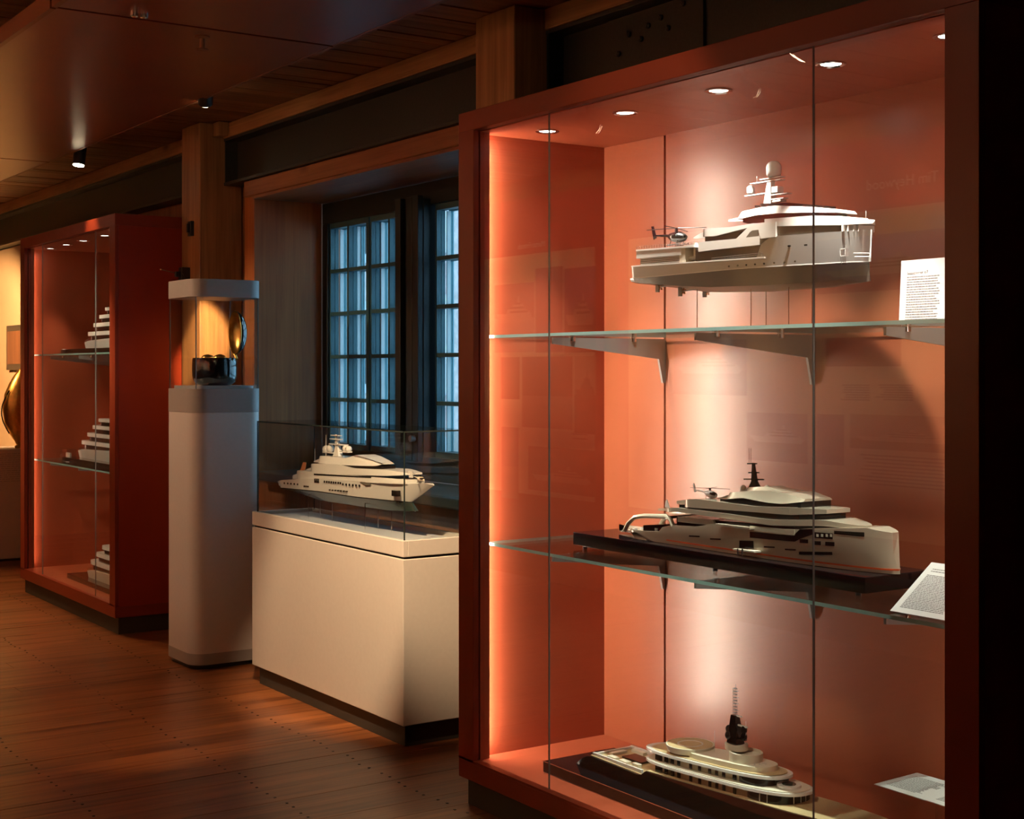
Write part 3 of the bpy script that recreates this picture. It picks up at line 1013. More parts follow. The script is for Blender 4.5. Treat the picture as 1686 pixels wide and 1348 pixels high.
bd.photo(1110, 560, 1230, 650, (0.3, 0.2, 0.2), (0.15, 0.08, 0.07), (0.6, 0.45, 0.35))

bm_ = Board(7.70, 9.45, 'exhibition board of closely set yacht photographs, mirrored in the left glass door', 2.34)
yT, zT = on_wall(897, 405)
text_mesh('title', 'Martin Francis', 0.060, M['title'], bm_.t, (OPP_X - 0.0035, yT, zT), (0, 1, 0), (0, 0, 1))
bm_.photo(815, 467, 880, 580, (0.20, 0.10, 0.09), (0.45, 0.30, 0.24), (0.5, 0.34, 0.27), 0.5)
bm_.photo(882, 440, 927, 580, (0.12, 0.05, 0.05), None)
bm_.photo(929, 440, 981, 580, (0.17, 0.07, 0.10), (0.10, 0.03, 0.02), (0.5, 0.3, 0.22), 0.38)
bm_.photo(825, 588, 856, 657, (0.14, 0.06, 0.04), None)
bm_.photo(860, 587, 943, 705, (0.09, 0.03, 0.025), (0.30, 0.17, 0.13))
bm_.photo(946, 586, 981, 714, (0.5, 0.33, 0.22), (0.08, 0.03, 0.025), (0.14, 0.07, 0.05), 0.5)
bm_.photo(870, 738, 981, 812, (0.12, 0.04, 0.03), (0.28, 0.13, 0.09), (0.55, 0.36, 0.26), 0.3)
bm_.photo(826, 703, 854, 820, (0.20, 0.08, 0.12), (0.34, 0.20, 0.15))
bm_.lines(940, 715, 968, 722, 2)

# ------------------------------------------------------------------ model yachts
def ray_on_x(px, py, X):
    r, z = (px - CXP) / F_PX, (HYP - py) / F_PX
    t = X / (SN + r * CS)
    return (CS - r * SN) * t, EYE + z * t


def lerp_curve(pts, y):
    """pts sorted by descending Y (stern to bow): height at y"""
    if y >= pts[0][0]:
        return pts[0][1]
    for (ya, za), (yb, zb) in zip(pts[:-1], pts[1:]):
        if y >= yb:
            return za + (zb - za) * (ya - y) / max(ya - yb, 1e-6)
    return pts[-1][1]


class Yacht:
    """symmetric model whose stern lies at large Y and bow at small Y; measured on its near side"""

    def __init__(self, root, xc, ox=0, oy=0, sc=1):
        self.t, self.xc, self.ox, self.oy, self.sc = root, xc, ox, oy, sc

    def meas(self, pts, wf):
        out = []
        for cx, cy in pts:
            px, py = self.ox + cx / self.sc, self.oy + cy / self.sc
            w = 0.06
            for _ in range(8):
                Y, Z = ray_on_x(px, py, self.xc - w)
                w = 0.5 * w + 0.5 * wf(Y)
            out.append((Y, Z))
        return out

    def at(self, cx, cy, w):
        Y, Z = ray_on_x(self.ox + cx / self.sc, self.oy + cy / self.sc, self.xc - w)
        return Vector((self.xc - w, Y, Z))

    def shell(self, name, m, levels, n=40, parent=None, rake=True, smooth=True):
        """levels, bottom to top: (curve of (Y, Z) stern to bow, width function)"""
        rings = []
        for i in range(n + 1):
            t = i / n
            t = 0.5 - 0.5 * math.cos(PI * t) * (0.35) - 0.5 * (1 - 2 * t) * 0.65
            L_, R_l = [], []
            for cv, wf in levels:
                y_ = cv[0][0] + (cv[-1][0] - cv[0][0]) * t
                z_ = lerp_curve(cv, y_)
                w_ = max(wf(y_), 0.0004)
                L_.append((self.xc - w_, y_, z_))
                R_l.append((self.xc + w_, y_, z_))
            rings.append(L_ + R_l[::-1])
        mb = MB()
        k = len(levels)
        nn = 2 * k
        for r in rings:
            mb.v += r
        for i in range(n):
            for j in range(nn):
                j2 = (j + 1) % nn
                mb.f.append((i * nn + j, i * nn + j2, (i + 1) * nn + j2, (i + 1) * nn + j))
                mb.mi.append(0)
                mb.sm.append(smooth and j not in (k - 1, nn - 1))
        for f in (tuple(range(nn))[::-1], tuple(range(n * nn, n * nn + nn))):
            mb.f.append(f)
            mb.mi.append(0)
            mb.sm.append(False)
        return mb.build(name, m, parent or self.t)

    def tier(self, name, m, top, bot, b, k_top=1.0, bow=0.12, stern=0.0, pw=2.0, n=40, y_bow=None, inset=0.0):
        """a deck house or slab traced as top and bottom edges of its near side"""
        flat = lambda Y: b
        y1 = self.meas([top[0]], flat)[0][0]
        yb = self.meas([bot[0]], flat)[0][0]
        y1 = max(y1, yb)
        px, py = self.ox + top[-1][0] / self.sc, self.oy + top[-1][1] / self.sc
        y0 = y_bow if y_bow is not None else ray_on_x(px, py, self.xc)[0]
        wf = width(b, y1, y0, bow, stern, pw)
        c_t = self.meas(top, wf)
        c_b = self.meas(bot, wf)
        ys, ye = max(c_t[0][0], c_b[0][0]), min(c_t[-1][0], c_b[-1][0])
        c_t = clampc(c_t)
        c_b = clampc(c_b)
        c_b[0] = (ys, c_b[0][1])
        c_t[0] = (ys, c_t[0][1])
        c_b[-1] = (ye, c_b[-1][1])
        c_t[-1] = (ye, c_t[-1][1])
        return self.shell(name, m, [(c_b, lambda Y: wf(Y) - inset), (c_t, lambda Y: (wf(Y) - inset) * k_top)], n)


def clampc(c):
    out = [c[0]]
    for p in c[1:]:
        out.append((min(p[0], out[-1][0] - 1e-5), p[1]))
    return out


def width(b, ys, yb, lb, ls, pw=2.0, wmin=0.0):
    def f(Y):
        t = (Y - yb) / lb if lb > 0 else 1.0
        t = min(max(t, 0.0), 1.0)
        k = (1 - (1 - t) ** pw) ** (1 / pw)
        s = (ys - Y) / ls if ls > 0 else 1.0
        s = min(max(s, 0.0), 1.0)
        q = (1 - (1 - s) ** 2) ** 0.5
        return max(b * k * (0.12 + 0.88 * q if ls < 0.03 else q), wmin)
    return f


def helicopter(parent, c, s, body, dark, nose=(0, -1), name='helicopter'):
    """small model helicopter: body, cockpit, tail boom, fin, skids, rotor"""
    d = Vector((nose[0], nose[1], 0)).normalized()
    r = Vector((-d.y, d.x, 0))
    c = Vector(c)
    P = lambda a, b_, h: tuple(c + d * (a * s) + r * (b_ * s) + Vector((0, 0, h * s)))
    mb = MB()
    ringsb = []
    for a, w, zc, hh in ((-0.36, 0.05, 0.30, 0.06), (-0.2, 0.13, 0.27, 0.13), (0.0, 0.17, 0.25, 0.17), (0.2, 0.17, 0.24, 0.16), (0.34, 0.13, 0.21, 0.11), (0.44, 0.04, 0.19, 0.04)):
        ringsb.append([P(a, w * math.cos(q), zc + hh * math.sin(q)) for q in [2 * PI * i / 12 for i in range(12)]])
    mb.rings(ringsb)
    h = mb.build(name, body, parent)
    m2 = MB()
    rg = []
    for a, w, zc, hh in ((0.16, 0.175, 0.27, 0.12), (0.30, 0.15, 0.25, 0.10), (0.40, 0.09, 0.23, 0.06)):
        rg.append([P(a, w * math.cos(q), zc + hh * math.sin(q)) for q in [2 * PI * i / 12 for i in range(12)]])
    m2.rings(rg).build('cockpit', dark, h)
    MB().tube([P(-0.3, 0, 0.31), P(-1.0, 0, 0.37)], 0.05 * s, 8, r2=0.022 * s).build('tail_boom', body, h)
    f = MB()
    f.hexa([P(-1.05, -0.015, 0.25), P(-0.92, -0.015, 0.3), P(-0.92, 0.015, 0.3), P(-1.05, 0.015, 0.25)],
           [P(-1.16, -0.01, 0.66), P(-1.06, -0.01, 0.66), P(-1.06, 0.01, 0.66), P(-1.16, 0.01, 0.66)])
    f.build('tail_fin', body, h)
    MB().tube([P(0, 0, 0.40), P(0, 0, 0.53)], 0.05 * s, 8).build('rotor_mast', dark, h)
    ro = MB()
    for q in range(4):
        a = q * PI / 2 + 0.5
        ro.tube([P(0, 0, 0.52), P(0.95 * math.cos(a), 0.95 * math.sin(a), 0.50)], 0.012 * s, 5)
    ro.build('rotor', dark, h)
    sk = MB()
    for w in (-0.16, 0.16):
        sk.tube([P(-0.25, w, 0.02), P(0.3, w, 0.02), P(0.36, w, 0.05)], 0.014 * s, 5)
        for a in (-0.12, 0.18):
            sk.tube([P(a, w, 0.02), P(a, w * 0.7, 0.14)], 0.012 * s, 5)
    sk.build('skids', dark, h)
    return h


def rail(yt, pts, b, h, m, step=0.012, r=0.0006, parent=None):
    """guard rail along the near and far sides: stanchions and two wires"""
    mb = MB()
    for sgn in (-1, 1):
        P = [Vector((yt.xc + sgn * w, y_, z_)) for (y_, z_, w) in pts]
        for hh in (0.5, 1.0):
            mb.tube([p + Vector((0, 0, h * hh)) for p in P], r, 4)
        for a, b_ in zip(P[:-1], P[1:]):
            n = max(1, int((b_ - a).length / step))
            for i in range(n + 1):
                q = a + (b_ - a) * i / n
                mb.tube([q, q + Vector((0, 0, h))], r, 4)
    return mb.build('guard_rail', m, parent or yt.t)


# ---- A: grey explorer yacht on rods, upper shelf of the large case
A = thing('model_yacht', (2.98, 3.13, 1.620), 'grey and white explorer yacht model held on clear rods over the top glass shelf', 'model yacht', 'model yachts')
ya = Yacht(A, 2.98, 1020, 240, 3.832)
bA = 0.10
wA = width(bA, 3.60, 2.681, 0.42, 0.02, 2.2)
wAl = width(bA * 0.97, 3.60, 2.690, 0.46, 0.02, 2.0)
wl = clampc(ya.meas([(68, 842), (140, 832), (740, 776), (1250, 745), (1572, 730)], wAl))
tp = clampc(ya.meas([(66, 836), (104, 830), (106, 775), (878, 703), (886, 625), (960, 572), (1400, 540), (1588, 527)], wA))
ya.shell('hull', M['y_grey'], [(wl, wAl), (tp, wA)], 70)
wK = width(0.055, 3.60, 2.70, 0.5, 0.3, 1.6)
bilge = clampc(ya.meas([(72, 856), (330, 880), (560, 892), (900, 880), (1300, 858), (1578, 812)], width(0.085, 3.6, 2.69, 0.5, 0.02, 1.8)))
keel = clampc(ya.meas([(85, 866), (330, 892), (560, 922), (900, 917), (1300, 890), (1560, 852)], lambda Y: 0.015))
ya.shell('underbody', M['y_under'], [(keel, width(0.02, 3.6, 2.70, 0.3, 0.1)), (bilge, width(0.085, 3.60, 2.695, 0.5, 0.02, 1.8)), (wl, wAl)], 60)
# waterline and bulwark stripes
st = [(y_, z_ + 0.0018) for y_, z_ in wl]
st0 = [(y_, z_ - 0.0012) for y_, z_ in wl]
wAs = lambda Y: wAl(Y) + 0.0008
ya.shell('waterline_stripe', M['y_white'], [(st0, wAs), (st, wAs)], 60)
rb = clampc(ya.meas([(108, 770), (915, 700)], wA))
ya.shell('rubbing_strake', M['y_white'], [([(a, b_ - 0.004) for a, b_ in rb], lambda Y: wA(Y) + 0.0015), (rb, lambda Y: wA(Y) + 0.0015)], 20)
MB().hexa([tuple(ya.at(1572, 730, 0.002)), tuple(ya.at(1586, 730, 0.002)), tuple(ya.at(1586, 730, -0.002)), tuple(ya.at(1572, 730, -0.002))],
          [tuple(ya.at(1580, 527, 0.002)), tuple(ya.at(1592, 527, 0.002)), tuple(ya.at(1592, 527, -0.002)), tuple(ya.at(1580, 527, -0.002))]).build('stem_bar', M['y_white'], A)
ya.tier('hangar', M['y_grey'], [(106, 662), (372, 642), (388, 640)], [(106, 712), (372, 690), (388, 690)], 0.098, bow=0, y_bow=3.3)
ya.tier('hangar_side', M['y_under'], [(135, 708), (385, 688)], [(132, 778), (390, 752)], 0.094, bow=0, y_bow=3.3)
for i in range(6):
    c0 = 712 + i * 11
    ya.tier('louver_slat', M['y_grey'], [(133, c0), (388, c0 - 20)], [(133, c0 + 6), (388, c0 - 14)], 0.0965, bow=0, y_bow=3.3, n=3)
hd = ya.tier('helideck', M['y_white'], [(104, 655), (380, 634), (505, 622)], [(104, 664), (380, 644), (500, 640)], 0.099, bow=0.02, y_bow=3.262)
ya.tier('hangar_end', M['y_cream'], [(378, 642), (395, 640)], [(385, 748), (415, 742)], 0.097, bow=0, y_bow=3.25, n=4)
ya.tier('main_windows', M['dark_win'], [(480, 660), (590, 655), (885, 622)], [(480, 735), (600, 722), (900, 695)], 0.088, bow=0, y_bow=2.9)
ya.tier('upper_deck', M['y_white'], [(497, 608), (735, 586), (830, 575)], [(505, 668), (590, 656), (885, 624)], 0.0985, bow=0, y_bow=2.9)
ya.tier('lower_house', M['y_cream'], [(400, 660), (500, 650)], [(395, 745), (500, 735)], 0.06, bow=0, y_bow=3.2)
ya.tier('upper_windows', M['dark_win'], [(540, 560), (790, 535)], [(540, 605), (790, 582)], 0.086, bow=0, y_bow=2.9)
ya.tier('upper_roof', M['y_white'], [(466, 578), (520, 545), (700, 512), (845, 488)], [(468, 585), (600, 570), (845, 508)], 0.094, bow=0, y_bow=2.9, stern=0.06)
ya.tier('side_wing', M['y_white'], [(732, 590), (835, 490), (985, 478)], [(732, 604), (985, 574)], 0.0975, bow=0, y_bow=2.8)
ya.tier('side_grille', M['y_under'], [(800, 575), (830, 535), (875, 530)], [(800, 582), (875, 572)], 0.0983, bow=0, y_bow=2.8, n=6)
ya.tier('deck_windows', M['y_under'], [(880, 520), (930, 505), (1390, 497)], [(860, 576), (960, 570), (1398, 538)], 0.094, bow=0.36, y_bow=2.70, pw=2.2)
ya.tier('brow', M['y_white'], [(915, 462), (1220, 440), (1385, 442), (1400, 458), (1560, 462), (1588, 488)], [(945, 506), (1395, 500), (1588, 494)], 0.098, bow=0.40, y_bow=2.676, pw=2.2)
for cx in (1400, 1432, 1465, 1498):
    ya.tier('bow_post', M['y_white'], [(cx, 500), (cx + 8, 499)], [(cx + 2, 540), (cx + 12, 538)], 0.055 - (cx - 1400) * 0.00025, bow=0, y_bow=2.5, n=2)
ya.tier('bow_screen', M['dark_win'], [(1398, 500), (1530, 498)], [(1400, 538), (1535, 530)], 0.044, bow=0.1, y_bow=2.70)
ya.tier('bridge_windows', M['dark_win'], [(778, 452), (860, 432), (1230, 415)], [(785, 482), (835, 496), (925, 478), (1230, 446)], 0.080, bow=0.16, y_bow=2.76)
ya.tier('bridge_roof', M['y_white'], [(688, 466), (860, 386), (960, 374), (1220, 385), (1352, 402)], [(690, 478), (770, 458), (860, 437), (1000, 425), (1358, 420)], 0.086, k_top=0.8, bow=0.22, y_bow=2.735, stern=0.05)
ya.tier('sun_deck_screen', M['dark_win'], [(852, 376), (1060, 358), (1228, 372)], [(852, 390), (1228, 390)], 0.052, bow=0.1, y_bow=2.80, stern=0.03)
for px in (690, 745, 800, 855, 912, 975, 1040, 1107):
    pt = ya.at(px, 760 - (px - 690) * 0.075, 0.1005)
    MB().lathe(tuple(pt - Vector((0.0012, 0, 0))), [(0.0028, 0), (0.0028, 0.0022)], 10, 'X').build('porthole', M['dark_win'], A)
for px, py in ((972, 640), (1068, 632), (1172, 626)):
    pt = ya.at(px, py, wA(2.9) + 0.0)
    B('hull_port', M['dark_win'], A, pt.x - 0.0005, pt.x + 0.004, pt.y - 0.004, pt.y + 0.004, pt.z - 0.0022, pt.z + 0.0022)
# anchor pocket with vertical chrome guards
pk = ya.at(1418, 672, wA(2.735))
an = MB()
for dy, dz, w, h in ((-0.009, 0, 0.0012, 0.010), (0.009, 0, 0.0012, 0.010), (0, 0.0095, 0.0100, 0.0012), (0, -0.0095, 0.0100, 0.0012)):
    an.box(pk.x - 0.006, pk.x + 0.004, pk.y + dy - w, pk.y + dy + w, pk.z + dz - h, pk.z + dz + h)
an.build('anchor_pocket', M['y_white'], A)
an = MB()
for i in range(5):
    a = pk + Vector((-0.005, -0.008 + i * 0.004, -0.012))
    an.tube([a, a + Vector((0.004, 0, -0.022))], 0.0007, 4)
an.build('anchor_guard', M['chrome'], A)
bs = MB()
for cy in (678, 700):
    p0, p1 = ya.at(1478 + (cy - 678) * 0.3, cy, wA(2.715)), ya.at(1578, cy, 0.004)
    bs.tube([p0 - Vector((0.001, 0, 0)), p1 - Vector((0.001, 0, 0))], 0.0016, 5)
bs.build('bow_bar', M['y_white'], A)
# mast and domes
ma_ = MB()
p0, p1 = ya.at(930, 370, 0.012), ya.at(935, 215, 0.012)
X = 2.98
ma_.hexa([(X - .012, p0.y + .016, p0.z), (X + .012, p0.y + .016, p0.z), (X + .012, p0.y - .016, p0.z), (X - .012, p0.y - .016, p0.z)],
         [(X - .008, p1.y + .006, p1.z), (X + .008, p1.y + .006, p1.z), (X + .008, p1.y - .008, p1.z), (X - .008, p1.y - .008, p1.z)])
q0, q1 = ya.at(1010, 355, 0.0), ya.at(1000, 270, 0.0)
ma_.box(X - .012, X + .012, q0.y - .016, q0.y + .018, q0.z, q0.z + .006)
ma_.box(X - .012, X + .012, q1.y - .010, q1.y + .014, q1.z - .012, q1.z + .006)
mast = ma_.build('mast', M['y_white'], A, bevel=0.001)
for cx0, cx1, cy in ((805, 930, 315), (838, 1030, 238), (900, 1030, 212), (950, 1072, 312), (960, 1050, 338)):
    a, b_ = ya.at(cx0, cy, 0.0), ya.at(cx1, cy, 0.0)
    B('mast_platform', M['y_white'], mast, X - .010, X + .010, b_.y, a.y, a.z - .003, a.z)
d0 = ya.at(973, 195, 0.0)
MB().lathe((X, d0.y, d0.z - 0.002), [(0.014, 0), (0.0165, 0.002), (0.0215, 0.008), (0.0225, 0.028), (0.021, 0.036), (0.016, 0.043), (0.009, 0.047), (0.001, 0.048)], 20).build('radar_dome', M['y_white'], mast)
d1 = ya.at(828, 305, 0.0)
MB().lathe((X, d1.y, d1.z), [(0.008, 0), (0.0115, 0.003), (0.0122, 0.014), (0.011, 0.020), (0.007, 0.0245), (0.001, 0.026)], 16).build('radar_dome', M['y_white'], mast)
MB().tube([ya.at(866, 235, 0.0), ya.at(866, 192, 0.0)], 0.0006, 5).build('whip_aerial', M['y_white'], mast)
MB().tube([ya.at(1555, 460, 0.0), ya.at(1555, 410, 0.0)], 0.0005, 5).build('jack_staff', M['y_white'], A)
# guard rails, boat, helicopter, rudders, propellers, rods
hp = ya.meas([(108, 655), (470, 628)], lambda Y: 0.097)
rail(ya, [(a, b_, 0.097) for a, b_ in hp], 0.097, 0.010, M['chrome'])
hp = ya.meas([(580, 730), (905, 696)], lambda Y: 0.097)
rail(ya, [(a, b_, 0.097) for a, b_ in hp], 0.097, 0.010, M['chrome'])
hc = ya.at(405, 636, 0.0)
helicopter(A, (X - 0.03, hc.y, hc.z + 0.002), 0.105, M['gloss_black'], M['black'])
tb = ya.at(500, 705, 0.075)
te = MB()
te.rings([[(tb.x + w * math.cos(q), tb.y + dy, tb.z + hh * math.sin(q)) for q in [2 * PI * i / 10 for i in range(10)]] for dy, w, hh in
          ((0.045, 0.007, 0.005), (0.02, 0.011, 0.006), (-0.02, 0.011, 0.007), (-0.045, 0.002, 0.004))])
te.build('tender', M['y_cream'], A)
rt_ = ya.at(480, 632, 0.08)
B('crane', M['y_cream'], A, rt_.x - .005, rt_.x + .005, rt_.y - .004, rt_.y + .004, rt_.z - .03, rt_.z + .01)
for cx, cy in ((240, 880), (383, 905)):
    for sg in (1, -1):
        p = ya.at(cx, cy, 0.05)
        B('rudder', M['y_under'], A, X - sg * 0.05 - .002, X - sg * 0.05 + .002, p.y - .008, p.y + .008, p.z - .022, p.z + .006)
        pr = MB()
        for q in range(5):
            a = q * 2 * PI / 5
            c = Vector((X - sg * 0.05, p.y - 0.017, p.z - 0.006))
            pr.hexa([tuple(c), tuple(c + Vector((0, 0.002, 0))), tuple(c + Vector((0.001, 0.002, 0.001))), tuple(c + Vector((0.001, 0, 0.001)))],
                    [tuple(c + Vector((0.010 * math.cos(a + d), e, 0.010 * math.sin(a + d)))) for d, e in ((0, 0), (0, 0.003), (0.5, 0.003), (0.5, 0))])
        pr.build('propeller', M['y_brass'], A)
        MB().tube([(X - sg * 0.05, p.y - 0.017, p.z - 0.006), (X - sg * 0.04, p.y - 0.09, p.z - 0.002)], 0.0018, 6).build('shaft', M['bracket'], A)
        MB().tube([(X - sg * 0.05, p.y - 0.024, p.z - 0.006), (X - sg * 0.035, p.y - 0.04, p.z + 0.014)], 0.0015, 6).build('shaft_strut', M['bracket'], A)
for cx, cy, w in ((490, 900, 0.05), (830, 915, 0.06), (925, 880, -0.04), (1068, 905, 0.05), (1215, 900, 0.03)):
    p = ya.at(cx, cy, w)
    MB().tube([(p.x, p.y, 1.6205), (p.x, p.y, p.z + 0.006)], 0.0014, 8).build('support_rod', M['chrome'], A)
MB().tube([ya.at(490, 898, 0.05), ya.at(580, 876, 0.09)], 0.0014, 6).build('support_arm', M['chrome'], A)

# ---- B: champagne yacht on black base, lower shelf
Bt = thing('model_yacht', (2.99, 3.2, 0.905), 'champagne yacht model with orange stripe on a long black base on the lower shelf', 'model yacht', 'model yachts')
yb_ = Yacht(Bt, 2.99, 930, 720, 2.594)
B('base', M['gloss_black'], Bt, 2.87, 3.12, 2.60, 3.88, 0.915, 0.958, bevel=0.002)
for fx in (2.89, 3.10):
    for fy in (2.64, 3.2, 3.84):
        MB().lathe((fx, fy, 0.905), [(0.008, 0), (0.008, 0.010)], 10).build('base_foot', M['black'], Bt)
BB = 0.078
wB = width(BB, 3.66, 2.598, 0.40, 0.04, 2.1)
tB = clampc(yb_.meas([(232, 398), (408, 402), (412, 384), (455, 374), (560, 380), (640, 368), (800, 388), (1000, 392), (1050, 388), (1285, 386), (1398, 407)], wB))
wBl = width(BB * 0.96, 3.64, 2.588, 0.45, 0.04, 1.9)
lB = [(3.655, 0.959), (3.2, 0.959), (2.586, 0.959)]
yb_.shell('hull', M['y_gold'], [(lB, wBl), ([(tB[0][0], 0.985), (2.9, 1.0), (2.62, 1.01), (2.600, 1.01)], wB), (tB, wB)], 70)
yb_.shell('orange_stripe', M['y_orange'], [([(3.45, 0.968), (2.588, 0.968)], lambda Y: wBl(Y) + 0.0022), ([(3.45, 0.9725), (2.588, 0.9725)], lambda Y: wBl(Y) + 0.0022)], 50)
# stern arch
for sg in (1, -1):
    arc = MB()
    pts = [yb_.at(cx, cy, 0.072) for cx, cy in ((256, 398), (272, 365), (300, 340), (340, 335), (435, 338), (452, 352), (462, 380))]
    for p in pts:
        p.x = 2.99 - sg * 0.072
    arc.tube(pts, 0.0075, 8)
    arc.build('stern_arch', M['y_gold'], Bt)
yb_.tier('stern_roof', M['y_gold'], [(300, 333), (435, 335)], [(300, 345), (440, 348)], 0.07, bow=0, y_bow=3.2)
yb_.tier('beach_club', M['dark_win'], [(335, 375), (455, 370)], [(335, 408), (455, 405)], 0.062, bow=0, y_bow=3.2)
yb_.tier('swim_deck', M['y_cream'], [(238, 396), (410, 402)], [(240, 404), (410, 412)], 0.074, bow=0, y_bow=3.2)
sf = MB()
for cx, w in ((300, 0.05), (330, 0.02), (360, 0.055), (385, 0.03), (395, 0.06)):
    p = yb_.at(cx, 398, w)
    sf.box(p.x - .006, p.x + .006, p.y - .006, p.y + .006, p.z, p.z + .008)
sf.build('deck_furniture', M['y_white'], Bt)
yb_.tier('main_windows', M['dark_win'], [(478, 340), (870, 372), (1060, 385)], [(478, 380), (640, 398), (870, 402), (1060, 400)], 0.070, bow=0.02, y_bow=2.75)
yb_.tier('main_bulwark', M['y_gold'], [(482, 338), (630, 352), (642, 372)], [(500, 362), (642, 378)], 0.0775, bow=0, y_bow=2.8)
yb_.tier('main_bulwark', M['y_gold'], [(800, 378), (980, 395)], [(790, 398), (980, 418)], 0.0785, bow=0, y_bow=2.75)
yb_.tier('hull_window', M['dark_win'], [(790, 402), (975, 420), (1003, 392), (1058, 390)], [(790, 428), (982, 445), (1012, 430), (1058, 415)], 0.0788, bow=0.45, y_bow=2.56, pw=2.1)
yb_.tier('fold_out_balcony', M['y_gold'], [(642, 368), (790, 385)], [(645, 376), (790, 393)], 0.098, bow=0, y_bow=2.8, n=4)
yb_.tier('bow_window', M['dark_win'], [(1150, 398), (1272, 405)], [(1150, 412), (1278, 424)], 0.0782, bow=0.40, y_bow=2.594, pw=2.1)
for x0, x1, y0_, y1_ in ((1003, 1038, 434, 450), (1060, 1092, 442, 458), (1112, 1150, 445, 462), (1000, 1140, 487, 500), (850, 895, 464, 470), (940, 985, 475, 481),
                         (620, 665, 430, 436), (530, 575, 418, 424), (745, 805, 440, 474)):
    yb_.tier('hull_port', M['dark_win'], [(x0, y0_), (x1, y0_ + 2)], [(x0, y1_), (x1, y1_ + 2)], 0.0790, bow=0.40, y_bow=2.594, pw=2.1, n=4)
pf_ = yb_.tier('side_platform', M['y_cream'], [(718, 474), (808, 486)], [(720, 482), (808, 493)], 0.105, bow=0, y_bow=2.7, n=4)
fg = MB()
for cx in (738, 758):
    p = yb_.at(cx, 505, 0.112)
    fg.tube([p, p + Vector((0, 0, 0.02))], 0.0022, 6)
fg.build('fender', M['black'], Bt)
yb_.tier('bow_terrace', M['dark_win'], [(1065, 404), (1143, 410)], [(1062, 428), (1142, 435)], 0.0785, bow=0.40, y_bow=2.594, pw=2.1, n=6)
for cx in (1074, 1094, 1114, 1132):
    yb_.tier('terrace_seat', M['y_cream'], [(cx, 412), (cx + 9, 413)], [(cx, 424), (cx + 9, 425)], 0.0792, bow=0.40, y_bow=2.594, pw=2.1, n=2)
yb_.tier('upper_deck', M['y_gold'], [(398, 303), (480, 300), (690, 325), (870, 350), (1100, 352), (1282, 378)], [(405, 314), (480, 318), (690, 347), (880, 376), (1100, 378), (1288, 392)],
         0.079, bow=0.30, y_bow=2.69, stern=0.05)
yb_.tier('upper_windows', M['dark_win'], [(490, 286), (810, 314), (1085, 332)], [(488, 312), (810, 345), (985, 358), (1092, 360)], 0.066, bow=0.14, y_bow=2.775)
yb_.tier('bridge_deck', M['y_gold'], [(478, 270), (560, 262), (810, 294), (960, 298), (1112, 308)], [(483, 284), (810, 319), (960, 331), (1118, 326)], 0.076, bow=0.26, y_bow=2.75, stern=0.05)
yb_.tier('bridge_windows', M['dark_win'], [(664, 262), (820, 275), (1003, 276)], [(664, 291), (820, 304), (1008, 302)], 0.062, bow=0.12, y_bow=2.80)
yb_.tier('bridge_roof', M['y_gold'], [(658, 258), (690, 236), (760, 230), (850, 228), (930, 240), (1012, 264)], [(662, 266), (760, 258), (860, 278), (930, 284), (1018, 275)], 0.070, k_top=0.82, bow=0.2, y_bow=2.79, stern=0.05)
yb_.tier('sun_deck', M['y_gold'], [(748, 214), (850, 210), (938, 238)], [(750, 232), (860, 236), (942, 250)], 0.042, k_top=0.7, bow=0.1, y_bow=2.86, stern=0.04)
yb_.tier('sky_light', M['dark_win'], [(800, 231), (940, 238)], [(802, 241), (942, 246)], 0.050, bow=0.08, y_bow=2.86, stern=0.04)
p0 = yb_.at(810, 214, 0.0)
p1 = yb_.at(806, 108, 0.0)
X = 2.99
mk = MB()
mk.hexa([(X - .010, p0.y + .018, p0.z - .004), (X + .010, p0.y + .018, p0.z - .004), (X + .010, p0.y - .022, p0.z - .004), (X - .010, p0.y - .022, p0.z - .004)],
        [(X - .006, p0.y + .008, p0.z + .018), (X + .006, p0.y + .008, p0.z + .018), (X + .006, p0.y - .009, p0.z + .018), (X - .006, p0.y - .009, p0.z + .018)])
mk.hexa([(X - .006, p0.y + .008, p0.z + .018), (X + .006, p0.y + .008, p0.z + .018), (X + .006, p0.y - .009, p0.z + .018), (X - .006, p0.y - .009, p0.z + .018)],
        [(X - .003, p1.y + .004, p1.z), (X + .003, p1.y + .004, p1.z), (X + .003, p1.y - .003, p1.z), (X - .003, p1.y - .003, p1.z)])
mb_ = mk.build('mast', M['gloss_black'], Bt)
for cx0, cx1, cy in ((765, 800, 178), (820, 850, 180), (785, 830, 150), (780, 820, 112)):
    a, b_ = yb_.at(cx0, cy, 0.0), yb_.at(cx1, cy, 0.0)
    MB().tube([a, b_], 0.0022, 6).build('crosstree', M['gloss_black'], mb_)
for cx in (787, 795):
    MB().tube([yb_.at(cx, 112, 0.0), yb_.at(cx, 46, 0.0)], 0.0008, 5).build('whip_aerial', M['chrome'], mb_)
for cx in (762, 862):
    p = yb_.at(cx, 214, 0.015)
    MB().ball(tuple(p), 0.008).build('radar_dome', M['y_gold'], Bt)
hc = yb_.at(620, 268, 0.02)
helicopter(Bt, (X - 0.02, hc.y, hc.z + 0.002), 0.068, M['y_white'], M['dark_win'])
p = yb_.at(440, 300, 0.0)
MB().hexa([(X - .001, p.y + .014, p.z), (X + .001, p.y + .014, p.z), (X + .001, p.y - .010, p.z), (X - .001, p.y - .010, p.z)],
          [(X - .001, p.y + .010, p.z + .022), (X + .001, p.y + .010, p.z + .022), (X + .001, p.y + .004, p.z + .026), (X - .001, p.y + .004, p.z + .026)]).build('stern_flag', M['y_white'], Bt)

